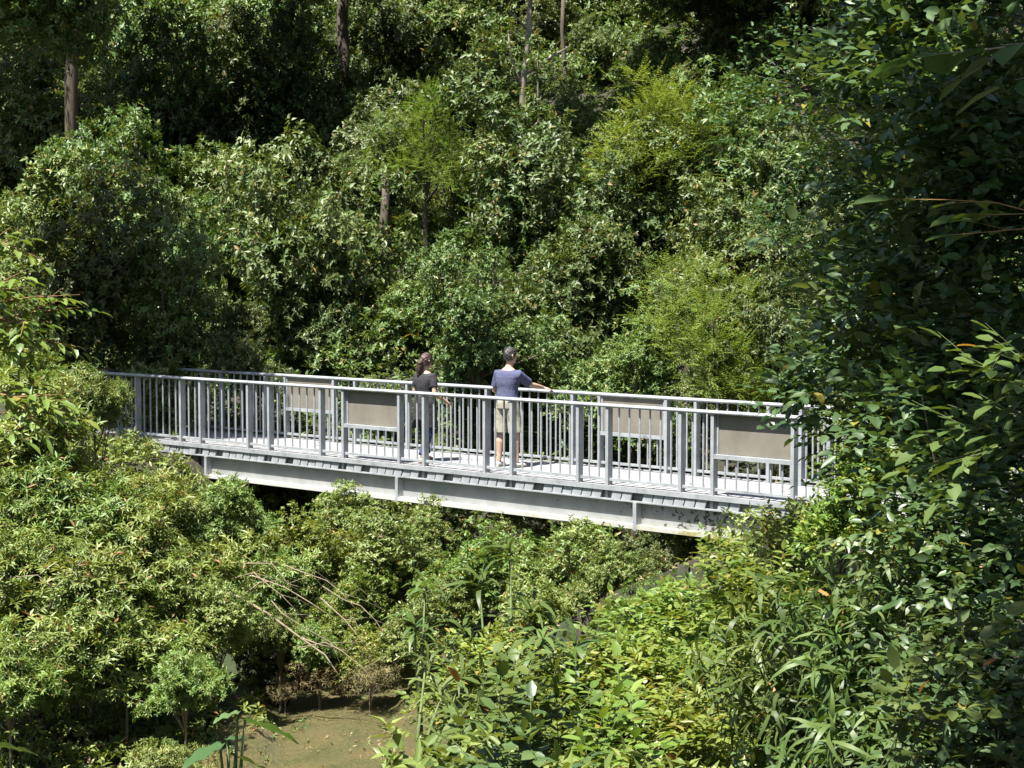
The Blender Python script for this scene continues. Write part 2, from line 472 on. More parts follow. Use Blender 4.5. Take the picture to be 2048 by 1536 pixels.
for q in range(2):
    PROTO['dark%d' % q] = (crown_mesh('dark_foliage', 81 + q, .75, .78, 50, .26, 13, 7, 'rank', .092, .052, M_DARK, spacing=.045, templ='oval', droop=.3, jit=.55, nl=10, thick=.16), .75)
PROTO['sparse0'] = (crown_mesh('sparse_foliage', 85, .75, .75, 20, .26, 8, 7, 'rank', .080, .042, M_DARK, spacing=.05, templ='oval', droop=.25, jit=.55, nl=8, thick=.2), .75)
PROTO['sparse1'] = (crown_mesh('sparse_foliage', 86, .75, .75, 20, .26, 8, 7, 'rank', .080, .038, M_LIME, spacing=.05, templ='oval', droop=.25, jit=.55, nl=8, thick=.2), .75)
PROTO['dead0'] = (crown_mesh('dead_foliage', 91, .8, .45, 26, .3, 16, 6, 'rosette', .12, .016, M_DEAD, spacing=.10, droop=.4, thick=.12), .8)

prng = random.Random(5)
def trunk_mesh(name, base_r, top, clumps, nlimb, mat, wob=.12, n=7):
    """trunk from the origin to `top`, then limbs to some clump centres (given relative to top)"""
    mb = MB(); top = Vector(top); h = top.length; sink = .25 if top.z > .5 else 0
    pts = []; rad = []
    ph = prng.uniform(0, 6)
    for q in range(7):
        f = q/6
        w = wob*h*.25*math.sin(f*4 + ph)*f*(1.2 - f)
        pts.append(Vector((top.x*f + w*(sink > 0), top.y*f + w*.6*math.cos(ph), -sink + (top.z + sink)*f)))
        rad.append(base_r*(1.25 if q == 0 else 1 - .55*f))
    mb.tube(pts, rad, n)
    idx = list(range(len(clumps))); prng.shuffle(idx)
    for q in idx[:nlimb]:
        c = Vector(clumps[q]); st = pts[prng.choice((4, 5, 6))]
        e = top + c; mid = st.lerp(e, .5) + Vector((prng.uniform(-.1, .1), prng.uniform(-.1, .1), prng.uniform(-.05, .15)))*h*.15
        mb.tube([st, st.lerp(mid, .6), mid, mid.lerp(e, .6), e], [base_r*.42, base_r*.36, base_r*.28, base_r*.18, base_r*.07], 5)
    return mb.mesh(name, mat, True)

def hit(px, py, d0=12, d1=34):
    """distance at which the view ray of a pixel meets the ground"""
    for d in np.arange(d0, d1, .05):
        p = at(px, py, d)
        if p.z < gz(p.x, p.y) + .05: return float(d)
    return 24.0
def plant(name, label, cat, px, py, depth, r, proto, group=None, bark=None, base_r=None, limbs=9, sq=1.0, lean=(0, 0), crown='crown', stem='trunk', side=None):
    (me, cs), R0 = PROTO[proto]
    c = at(px, py, depth); sc = r/R0
    bx, by = c.x - lean[0], c.y - lean[1]
    g = gz(bx, by)
    if side: g = c.z - side[1]; bx = c.x + side[0]; lean = (-side[0], 0)
    h = max(c.z - g, .45*r) if not side else side[1]
    o = link(name, None, None, (bx, by, g))
    tag(o, label, cat, group)
    rz = prng.uniform(0, 6.28)
    cr = link(crown, me, o, (lean[0], lean[1], h)); ax_ = prng.uniform(.86, 1.16); cr.scale = (sc*ax_, sc/ax_, sc*sq); cr.rotation_euler = (0, 0, rz)
    M = Matrix.Rotation(rz, 3, 'Z')
    cl = [M @ Vector((c_[0]*sc, c_[1]*sc, c_[2]*sc*sq)) for c_ in cs]
    top = Vector((lean[0], lean[1], h - .35*r*sq))
    cl = [c_ + Vector((0, 0, .35*r*sq)) for c_ in cl]
    br = base_r or max(.02, .035*r + .012*h)
    link(stem, trunk_mesh(stem, br, top, cl, limbs, bark or M_BARK), o)
    return o

# ------------------------------------------------------------------ the footbridge
W = 1.76; MOD = 1.78
bridge = link('footbridge', None, None, (BO.x, BO.y, 0)); bridge.rotation_euler = (0, 0, math.atan2(-.657, .753))
tag(bridge, 'grey galvanised steel footbridge with railings spanning the wooded gorge', 'footbridge')
X0, X1 = -11.3, 10.0
deck_me = MB().box(-MOD/2 + .004, MOD/2 - .004, -.055, W + .055, -.055, 0).mesh('deck_panel', M_DECK)
x = X0 + MOD/2
while x < X1:
    link('deck_panel', deck_me, bridge, (x, 0, prng.uniform(-.003, .003))); x += MOD
for y0, y1 in ((-.062, -.056), (W + .056, W + .062)):
    link('edge_strip', MB().box(X0, X1, y0, y1, -.058, .010).mesh('edge_strip', M_STEEL), bridge)
for y0 in (-.058, W - .02):
    link('bottom_angle', MB().box(X0, X1, y0, y0 + .08, -.195, -.178).mesh('bottom_angle', M_STEEL), bridge)
# slanting clips between the edge strip and the bottom angle
clip = MB(); clip.v = [(-.055,0,-.062),(.103,0,-.062),(.070,0,-.176),(-.088,0,-.176),(-.055,.03,-.062),(.103,.03,-.062),(.070,.03,-.176),(-.088,.03,-.176)]
clip.f = [(0,1,2,3),(4,7,6,5),(0,4,5,1),(1,5,6,2),(2,6,7,3),(3,7,4,0)]
clip_me = clip.mesh('edge_clip', M_STEEL)
q = -8.9
while q < 8:
    near_post = min(abs(q + .6 + k*MOD + e*.625) for k in range(-8, 9) for e in (-1, 1))
    if near_post > .10: link('edge_clip', clip_me, bridge, (q, -.046 + prng.uniform(0, .012), prng.uniform(-.004, .004)))
    q += .178
link('added_shade_plate', MB().box(X0 + .05, X1 - .05, .012, .02, -.177, -.057).mesh('added_shade_plate', M_CONC), bridge)  # added to block sun past the clips; dark colour stands for shaded gaps
link('deck_underside', MB().box(X0 + .1, X1 - .1, .16, W - .16, -.17, -.06).mesh('deck_underside', M_CONC), bridge)
for y in (.045, W - .045):
    sgn = -1 if y < 1 else 1
    g = link('girder', MB().box(-7.15, 9.0, y - .006, y + .006, -.50, -.195).mesh('girder', M_GIRDER), bridge)
    yy = sorted((y + sgn*.125, y - sgn*.125))
    link('bottom_flange', MB().box(-7.15, 9.0, yy[0], yy[1], -.56, -.502).mesh('bottom_flange', M_FLANGE), g)
    link('top_flange', MB().box(-7.15, 9.0, yy[0] + .03, yy[1] - .03, -.194, -.175).mesh('top_flange', M_STEEL), g)
    for xs_ in (-6.9, -2.3, 2.31, 6.9):
        a, b = sorted((y + sgn*.008, y + sgn*.128))
        link('stiffener', MB().box(xs_ - .03, xs_ + .03, a, b, -.575, -.195).mesh('stiffener', M_STEEL), g)
link('abutment', MB().box(-10.5, -7.2, .0, W, -1.6, -.2).mesh('abutment', M_CONC), bridge)
link('abutment', MB().box(6.6, 9.8, .02, W - .02, -1.7, -.58).mesh('abutment', M_CONC), bridge)

post_me = MB().box(-.025, .025, 0, .105, -.19, 1.09).mesh('post', M_STEEL)
bar_me = MB().tube([(0, 0, .085), (0, 0, 1.09)], [.0145, .0145], 6).mesh('baluster', M_STEEL)
short_me = MB().tube([(0, 0, .085), (0, 0, .50)], [.0145, .0145], 6).mesh('baluster', M_STEEL)
def railing(y0, dirn, centre, panels):
    """y0 the outer face, dirn +1 when the posts reach inwards along +y; centre = s of one wide bay's middle"""
    r = link('railing', None, bridge)
    rail_y0, rail_y1 = sorted((y0 - dirn*.022, y0 + dirn*.112))
    hr = MB()
    hw = (rail_y1 - rail_y0)/2; cy = (rail_y0 + rail_y1)/2
    prof = []
    for k in range(12):
        an = 2*math.pi*k/12
        prof.append((math.copysign(abs(math.cos(an))**.6, math.cos(an))*hw, math.copysign(abs(math.sin(an))**.6, math.sin(an))*.026))
    for xx in (X0, X1):
        for a, b in prof: hr.v.append((xx, cy + a, 1.115 + b))
    for k in range(12):
        hr.f.append((k, (k+1) % 12, 12 + (k+1) % 12, 12 + k))
    link('handrail', hr.mesh('handrail', M_STEEL, True), r)
    by = y0 + dirn*.055
    link('bottom_rail', MB().box(X0, X1, by - .022, by + .022, .062, .098).mesh('bottom_rail', M_STEEL), r)
    py0 = y0 if dirn > 0 else y0 - .105
    for k in range(-7, 9):
        sc_ = centre + k*MOD
        if not (X0 + .8 < -sc_ < X1 - .8): continue
        for e in (-.625, .625):
            link('post', post_me, r, (-sc_ - e, py0, 0))
        short = k in panels
        for b in range(1, 7):
            link('baluster', short_me if short else bar_me, r, (-sc_ - .625 + b*.1786, by, 0))
        for b in range(1, 3):
            link('baluster', bar_me, r, (-sc_ + .625 + b*.1767, by, 0))
        if short:
            yb = y0 + dirn*(.085 if dirn > 0 else .065)
            pn = link('sign_panel', MB().box(-sc_ - .597, -sc_ + .597, yb - .006, yb + .006, .56, 1.085).mesh('sign_panel', M_BOARD), r)
            pn['label'] = 'tan board panel with a pale sill set in the railing'
            link('panel_sill', MB().box(-sc_ - .598, -sc_ + .598, y0 + dirn*.052 - .05, y0 + dirn*.052 + .05, .50, .555).mesh('panel_sill', M_STEEL), r)
            for e in (-1, 1):
                link('panel_frame', MB().box(-sc_ + e*.58 - .014, -sc_ + e*.58 + .014, yb - .02, yb + .019, .557, 1.084).mesh('panel_frame', M_STEEL), r)
    return r
railing(0, 1, -.6, (2, -2))
railing(W, -1, -.93, (0, 4))

# ------------------------------------------------------------------ people
def skin_mat(name, col): return simple_mat(name, [(.3, tuple(c*.9 for c in col)), (.7, col)], 20, .55)
M_SKIN = skin_mat('skin', (.46,.29,.20))
M_NAVY = simple_mat('violet_blue_cotton', [(.3, (.050,.055,.105)), (.7, (.068,.073,.135))], 6, .9, .6, dist=.05)
M_BLACK = simple_mat('charcoal_cotton', [(.3, (.016,.015,.018)), (.7, (.028,.025,.029))], 6, .9, .6, dist=.05)
M_JEAN = simple_mat('blue_denim', [(.3, (.014,.022,.065)), (.7, (.03,.048,.12))], 14, .9, .3)
M_CAMO = simple_mat('cream_olive_print', [(.36, (.13,.125,.085)), (.46, (.30,.285,.21)), (.6, (.36,.34,.265))], 9, .9, .2, detail=2)
M_HAIRM = simple_mat('greying_dark_hair', [(.35, (.008,.0075,.007)), (.65, (.035,.032,.03))], 45, .6, .6, dist=.01)
M_HAIRW = simple_mat('brown_hair', [(.35, (.018,.009,.006)), (.65, (.075,.038,.024))], 40, .55, .6, dist=.01)
M_SANDAL = simple_mat('tan_sandal', [(.3, (.25,.14,.06)), (.7, (.36,.22,.10))], 20, .7)
M_SHOE = simple_mat('pale_shoe', [(.3, (.42,.39,.34)), (.7, (.56,.53,.48))], 20, .7)

def remeshed(name, mb, mat, voxel, smooth=4, ruffle=0.):
    me = mb.mesh('tmp', mat)
    bm = bmesh.new(); bm.from_mesh(me); bmesh.ops.recalc_face_normals(bm, faces=bm.faces); bm.to_mesh(me); bm.free()
    o = bpy.data.objects.new('tmp', me); COL.objects.link(o)
    m = o.modifiers.new('r', 'REMESH'); m.mode = 'VOXEL'; m.voxel_size = voxel; m.use_smooth_shade = True
    if smooth:
        s = o.modifiers.new('s', 'SMOOTH'); s.factor = .5; s.iterations = smooth
    dg = bpy.context.evaluated_depsgraph_get()
    out = bpy.data.meshes.new_from_object(o.evaluated_get(dg))
    out.name = name
    bpy.data.objects.remove(o); bpy.data.meshes.remove(me)
    if not out.materials: out.materials.append(mat)
    if ruffle:
        rg = np.random.default_rng(9)
        co = np.empty(len(out.vertices)*3, dtype=np.float32); out.vertices.foreach_get('co', co); co = co.reshape(-1, 3)
        no = np.empty(len(out.vertices)*3, dtype=np.float32); out.vertices.foreach_get('normal', no); no = no.reshape(-1, 3)
        w = np.sin(co[:, 0]*95 + 3*np.sin(co[:, 2]*60))*.5 + np.sin(co[:, 1]*80 + co[:, 2]*50)*.5 + rg.normal(0, .35, len(co))
        out.vertices.foreach_set('co', (co + no*(w*ruffle)[:, None]).ravel().astype(np.float32)); out.update()
    return out

def limb(mb, pts, rad, n=12): mb.tube(pts, rad, n)
def hand(mb, wrist, dirv, palm_n, side, s=1.0, curl=.35):
    """palm and five fingers; side +1: the thumb leaves along +across"""
    d = Vector(dirv).normalized(); pn = Vector(palm_n); pn = (pn - d*pn.dot(d)).normalized(); ac = d.cross(pn)*side
    w = Vector(wrist)
    mb.tube([w - d*.02*s, w + d*.03*s, w + d*.085*s, w + d*.095*s], [(.026*s,.018*s), (.034*s,.017*s), (.040*s,.014*s), (.036*s,.011*s)], 10)
    for k, (ofs, ln) in enumerate(((.030,.072), (.010,.082), (-.011,.076), (-.030,.058))):
        p = w + d*.088*s + ac*ofs*s; q = p + d*ln*.5*s + ac*ofs*.12*s + pn*curl*.012*s; e = q + (d - pn*-curl).normalized()*ln*.5*s
        mb.tube([p - d*.015*s, p, q, e], [.0095*s, .0095*s, .0088*s, .0065*s], 7)
    p = w + d*.025*s + ac*.030*s; q = p + (d*.6 + ac*.8 + pn*.2).normalized()*.042*s; e = q + (d*.9 + ac*.4 + pn*.2).normalized()*.032*s
    mb.tube([p - ac*.012*s, p, q, e], [.012*s, .0125*s, .011*s, .0085*s], 7)
def foot(mb, ankle, yaw, s=1.0):
    a = Vector(ankle); f = Vector((math.sin(yaw), math.cos(yaw), 0))
    mb.tube([a - f*.055*s + Vector((0,0,-.045*s)), a - f*.03*s + Vector((0,0,-.045*s)), a + f*.06*s + Vector((0,0,-.048*s)), a + f*.14*s + Vector((0,0,-.058*s)), a + f*.19*s + Vector((0,0,-.062*s))],
            [(.026*s,.03*s), (.034*s,.038*s), (.040*s,.034*s), (.044*s,.022*s), (.026*s,.014*s)], 10)
def head(mb, c, yaw, s=1.0):
    """skull, jaw, nose, brow and ears around centre c, looking along yaw"""
    c = Vector(c); f = Vector((math.sin(yaw), math.cos(yaw), 0)); r = Vector((f.y, -f.x, 0)); u = Vector((0, 0, 1))
    prof = [(-.118,.030,.034,.030),(-.105,.045,.050,.028),(-.07,.060,.066,.016),(-.02,.070,.086,.004),(.03,.075,.096,-.004),(.07,.069,.090,-.010),(.10,.048,.066,-.014),(.117,.018,.026,-.016)]
    b = len(mb.v); n = 16
    for z, rx, ry, fo in prof:
        for k in range(n):
            an = 2*math.pi*k/n
            mb.v.append(tuple(c + u*z*s + r*(math.cos(an)*rx*s) + f*((math.sin(an)*ry + fo)*s)))
    for i in range(len(prof)-1):
        for k in range(n): mb.f.append((b+i*n+k, b+i*n+(k+1) % n, b+(i+1)*n+(k+1) % n, b+(i+1)*n+k))
    mb.f.append(tuple(b+k for k in reversed(range(n)))); mb.f.append(tuple(b+(len(prof)-1)*n+k for k in range(n)))
    mb.tube([c + f*.088*s + u*.02*s, c + f*.106*s - u*.022*s, c + f*.09*s - u*.038*s], [.009*s, .015*s, .010*s], 7)     # nose
    mb.tube([c + f*.085*s - u*.062*s - r*.024*s, c + f*.095*s - u*.06*s, c + f*.085*s - u*.062*s + r*.024*s], [.006*s, .010*s, .006*s], 6)   # mouth
    mb.tube([c + f*.088*s + u*.030*s - r*.045*s, c + f*.098*s + u*.034*s, c + f*.088*s + u*.030*s + r*.045*s], [.008*s, .010*s, .008*s], 6)   # brow
    for e in (-1, 1):
        mb.tube([c + r*e*.070*s + u*.022*s - f*.012*s, c + r*e*.082*s + u*.004*s - f*.014*s, c + r*e*.070*s - u*.032*s - f*.004*s], [(.012*s,.018*s)]*3, 7)
def hair_cap(mb, c, yaw, s, front=.55, low=-.05):
    c = Vector(c); f = Vector((math.sin(yaw), math.cos(yaw), 0)); r = Vector((f.y, -f.x, 0)); u = Vector((0, 0, 1))
    b = len(mb.v); n = 18; rows = 9
    for i in range(rows):
        t = i/(rows-1)
        for k in range(n):
            an = 2*math.pi*k/n; sn = math.sin(an)
            zlow = low + (sn > 0)*(front*.12)*max(0, sn)
            z = zlow + (.131 - zlow)*t
            q = max(.02, 1 - max(0, (z - .02)/.115)**2)**.5 if z > .02 else 1 + min(0, z)*1.2
            mb.v.append(tuple(c + u*z*s + r*(math.cos(an)*.086*q*s) + f*((sn*.107*q - .008)*s)))
    for i in range(rows-1):
        for k in range(n): mb.f.append((b+i*n+k, b+i*n+(k+1) % n, b+(i+1)*n+(k+1) % n, b+(i+1)*n+k))
    mb.f.append(tuple(b+k for k in reversed(range(n)))); mb.f.append(tuple(b+(rows-1)*n+k for k in range(n)))

def torso_rings(mb, hip, chest, sc, infl=0., hem=None, neck=True, fem=False):
    """torso loft from the crotch to the neck; hip/chest centres let it lean"""
    hip = Vector(hip); chest = Vector(chest)
    ax = chest - hip
    rows = [(-.16,.10,.085),(-.08,.155,.115),(0,.172,.122),(.22,.150,.105),(.45,.146,.102),(.72,.168,.115),(.93,.178,.112),(1.06,.158,.098),(1.16,.108,.075),(1.26,.062,.058)]
    if fem: rows = [(-.16,.10,.09),(-.08,.155,.12),(0,.175,.128),(.22,.145,.105),(.45,.120,.092),(.72,.140,.112),(.93,.160,.108),(1.06,.148,.090),(1.16,.096,.066),(1.26,.052,.050)]
    if hem is not None: rows = [rw for rw in rows if rw[0] >= hem]
    b = len(mb.v); n = 18; rows = rows if neck else rows[:-1]
    for t, rx, ry in rows:
        p = hip + ax*t
        for k in range(n):
            an = 2*math.pi*k/n
            x_ = math.copysign(abs(math.cos(an))**.8, math.cos(an)); y_ = math.copysign(abs(math.sin(an))**.8, math.sin(an))
            mb.v.append((p.x + x_*(rx*sc + infl), p.y + y_*(ry*sc + infl), p.z))
    for i in range(len(rows)-1):
        for k in range(n): mb.f.append((b+i*n+k, b+i*n+(k+1) % n, b+(i+1)*n+(k+1) % n, b+(i+1)*n+k))
    mb.f.append(tuple(b+k for k in reversed(range(n)))); mb.f.append(tuple(b+(len(rows)-1)*n+k for k in range(n)))

def local_of(o, p):
    return Matrix.Rotation(-o.rotation_euler.z, 3, 'Z') @ (Vector(p) - o.location)

def mix(a, b, t): return Vector(a).lerp(Vector(b), t)

# --- the man: back to the camera, right hand laid on the far handrail
man = link('person', None, None, (-.075, 27.30, 0)); man.rotation_euler = (0, 0, math.radians(-33))
tag(man, 'person in violet blue t-shirt and printed shorts leaning a hand on the rail', 'person')
s = 1.04
hand_t = local_of(man, (.60, 27.83, 1.165))
hip = Vector((0, 0, .96*s)); chest = Vector((.0, .03, 1.36*s))
shR = Vector((.178, .03, 1.365*s)); shL = Vector((-.178, .03, 1.365*s))
wrR = hand_t + Vector((-.085, -.09, .02)); elR = mix(shR, wrR, .5) + Vector((.03, -.03, -.06))
elL = Vector((-.26, .06, 1.12*s)); wrL = Vector((-.20, .24, .98*s))
legs = [((-.095, 0, .93*s), (-.125, .03, .50*s), (-.14, -.02, .085)), ((.095, 0, .93*s), (.125, .05, .50*s), (.15, .03, .085))]
hc = Vector((.015, .075, 1.635*s)); hyaw = math.radians(28)
b = MB()
torso_rings(b, hip, chest, s)
b.tube([chest + Vector((0, .005, .07)), chest + Vector((.005, .03, .14)), hc - Vector((0, .01, .05))], [.062*s, .056*s, .055*s], 12)
head(b, hc, hyaw, s)
for sh, el, wr in ((shR, elR, wrR), (shL, elL, wrL)):
    b.tube([mix(sh, chest, .35), sh, mix(sh, el, .5), el], [.055*s, .054*s, .047*s, .040*s], 12)
    b.tube([el - (wr-el).normalized()*.02, mix(el, wr, .3), mix(el, wr, .75), wr], [.040*s, .042*s, .032*s, .025*s], 12)
hand(b, wrR, hand_t - wrR + Vector((.02, .02, -.02)), (0, 0, -1), -1, s, .3)
hand(b, wrL, (.3, .6, -.5), (0, 0, -1), 1, s, .6)
for h_, k_, a_ in legs:
    h_, k_, a_ = Vector(h_), Vector(k_), Vector(a_)
    b.tube([h_ + Vector((0, 0, .04)), h_, mix(h_, k_, .5), k_], [.09*s, .092*s, .076*s, .058*s], 12)
    b.tube([k_ + Vector((0, 0, .02)), k_, mix(k_, a_, .3) - Vector((0, .012, 0)), mix(k_, a_, .7), a_], [.057*s, .056*s, .060*s, .042*s, .036*s], 12)
    foot(b, a_, math.copysign(.18, a_.x), s)
link('body', remeshed('body', b, M_SKIN, .0075, 3), man)
b = MB(); torso_rings(b, hip, chest, s, .016, hem=-.02, neck=False)
for sh, el in ((shR, elR), (shL, elL)):
    b.tube([mix(sh, chest, .4), sh + Vector((0, 0, .004)), mix(sh, el, .45), mix(sh, el, .78)], [.072*s, .074*s, .070*s, .072*s], 12)
link('shirt', remeshed('shirt', b, M_NAVY, .009, 3), man)
b = MB()
b.tube([hip + Vector((0, 0, .06)), hip, hip - Vector((0, 0, .10))], [(.185*s, .135*s), (.192*s, .142*s), (.18*s, .135*s)], 16)
for h_, k_, a_ in legs:
    h_, k_ = Vector(h_), Vector(k_)
    b.tube([h_ + Vector((0, 0, .06)), h_ - Vector((0, 0, .05)), mix(h_, k_, .55), mix(h_, k_, .97)], [.098*s, .108*s, .107*s, .112*s], 14)
link('shorts', remeshed('shorts', b, M_CAMO, .009, 2), man)
b = MB(); hair_cap(b, hc, hyaw, s*.985, 1.0, -.07)
link('hair', remeshed('hair', b, M_HAIRM, .007, 2, .005), man)
for h_, k_, a_ in legs:
    b = MB(); a_ = Vector(a_); yw = math.copysign(.18, a_.x); f = Vector((math.sin(yw), math.cos(yw), 0))
    b.tube([a_ - f*.075 + Vector((0,0,-.045)), a_ - f*.04 + Vector((0,0,-.042)), a_ + f*.07 + Vector((0,0,-.046)), a_ + f*.15 + Vector((0,0,-.053)), a_ + f*.215 + Vector((0,0,-.058))],
           [(.030,.040), (.042,.043), (.050,.040), (.052,.032), (.030,.022)], 12)
    link('shoe', remeshed('shoe', b, M_SHOE, .008, 1), man)

# --- the woman: strolling to the right, seen from behind and her right side
wom = link('person', None, None, (-1.36, 28.02, 0)); wom.rotation_euler = (0, 0, math.radians(-36))
tag(wom, 'person in charcoal tunic and blue jeans with long brown hair walking the bridge', 'person')
s = .99
hip = Vector((0, 0, .95*s)); chest = Vector((0, .02, 1.34*s))
shR = Vector((.165, .01, 1.36*s)); shL = Vector((-.165, .01, 1.36*s))
elR = Vector((.215, -.03, 1.09*s)); wrR = Vector((.30, .17, .96*s))
elL = Vector((-.21, .0, 1.10*s)); wrL = Vector((-.16, .22, 1.02*s))
legs = [((-.085, 0, .93*s), (-.10, .10, .51*s), (-.10, .17, .085)), ((.085, 0, .93*s), (.10, -.02, .49*s), (.11, -.22, .10))]
hc = Vector((.0, .045, 1.60*s)); hyaw = math.radians(12)
b = MB()
torso_rings(b, hip, chest, s, fem=True)
b.tube([chest + Vector((0, .0, .06)), chest + Vector((0, .012, .13)), hc - Vector((0, .02, .05))], [.052*s, .047*s, .047*s], 12)
head(b, hc, hyaw, s*.97)
for sh, el, wr in ((shR, elR, wrR), (shL, elL, wrL)):
    b.tube([mix(sh, chest, .35), sh, mix(sh, el, .5), el], [.046*s, .045*s, .040*s, .034*s], 12)
    b.tube([el - (wr-el).normalized()*.02, mix(el, wr, .3), mix(el, wr, .75), wr], [.034*s, .035*s, .027*s, .021*s], 12)
hand(b, wrR, (.35, .7, -.6), (-1, 0, 0), -1, .93*s, .5)
hand(b, wrL, (.2, .8, -.3), (1, 0, 0), 1, .93*s, .5)
for h_, k_, a_ in legs:
    h_, k_, a_ = Vector(h_), Vector(k_), Vector(a_)
    b.tube([h_ + Vector((0, 0, .04)), h_, mix(h_, k_, .5), k_], [.088*s, .088*s, .070*s, .052*s], 12)
    b.tube([k_ + Vector((0, 0, .02)), k_, mix(k_, a_, .3), mix(k_, a_, .7), a_], [.051*s, .050*s, .050*s, .038*s, .032*s], 12)
    foot(b, a_, math.copysign(.1, a_.x), .92*s)
link('body', remeshed('body', b, M_SKIN, .0075, 3), wom)
b = MB(); torso_rings(b, hip, chest, s, .016, hem=-.02, neck=False, fem=True)
b.tube([hip + Vector((0, 0, .1)), hip, hip - Vector((0, 0, .2)), hip - Vector((0, .0, .40))], [(.175, .13), (.20, .155), (.205, .17), (.205, .19)], 18)
for sh, el in ((shR, elR), (shL, elL)):
    b.tube([mix(sh, chest, .4), sh, mix(sh, el, .35), mix(sh, el, .62)], [.062*s, .062*s, .060*s, .060*s], 12)
link('tunic', remeshed('tunic', b, M_BLACK, .009, 3), wom)
b = MB()
for h_, k_, a_ in legs:
    h_, k_, a_ = Vector(h_), Vector(k_), Vector(a_)
    b.tube([h_, mix(h_, k_, .5), k_, mix(k_, a_, .4), mix(k_, a_, .92)], [.098*s, .086*s, .072*s, .070*s, .064*s], 14)
b.tube([hip + Vector((0, 0, .02)), hip - Vector((0, 0, .12))], [(.17, .125), (.165, .125)], 14)
link('jeans', remeshed('jeans', b, M_JEAN, .009, 2), wom)
b = MB(); hair_cap(b, hc, hyaw, s*.99, .75, -.075)
f = Vector((math.sin(hyaw), math.cos(hyaw), 0))
p = hc - f*.085
b.tube([p + Vector((0, .02, .03)), p - f*.035 + Vector((-.01, 0, -.03)), p - f*.035 + Vector((-.03, 0, -.12)), p - f*.03 + Vector((-.045, 0, -.22)), p - f*.02 + Vector((-.05, 0, -.29))], [.045, .052, .048, .036, .012], 12)
link('hair', remeshed('hair', b, M_HAIRW, .007, 2, .006), wom)
for h_, k_, a_ in legs:
    b = MB(); a_ = Vector(a_); yw = math.copysign(.1, a_.x); f = Vector((math.sin(yw), math.cos(yw), 0)); dz = a_.z - .085
    b.tube([a_ - f*.07 + Vector((0,0,-.068)), a_ + f*.05 + Vector((0,0,-.068)), a_ + f*.19 + Vector((0,0,-.072))], [(.034,.016), (.040,.016), (.034,.013)], 10)
    b.tube([a_ + f*.10 + Vector((-.045,0,-.06)), a_ + f*.10 + Vector((0,0,-.026)), a_ + f*.10 + Vector((.045,0,-.06))], [.012, .014, .012], 8)
    link('sandal', remeshed('sandal', b, M_SANDAL, .007, 1), wom)

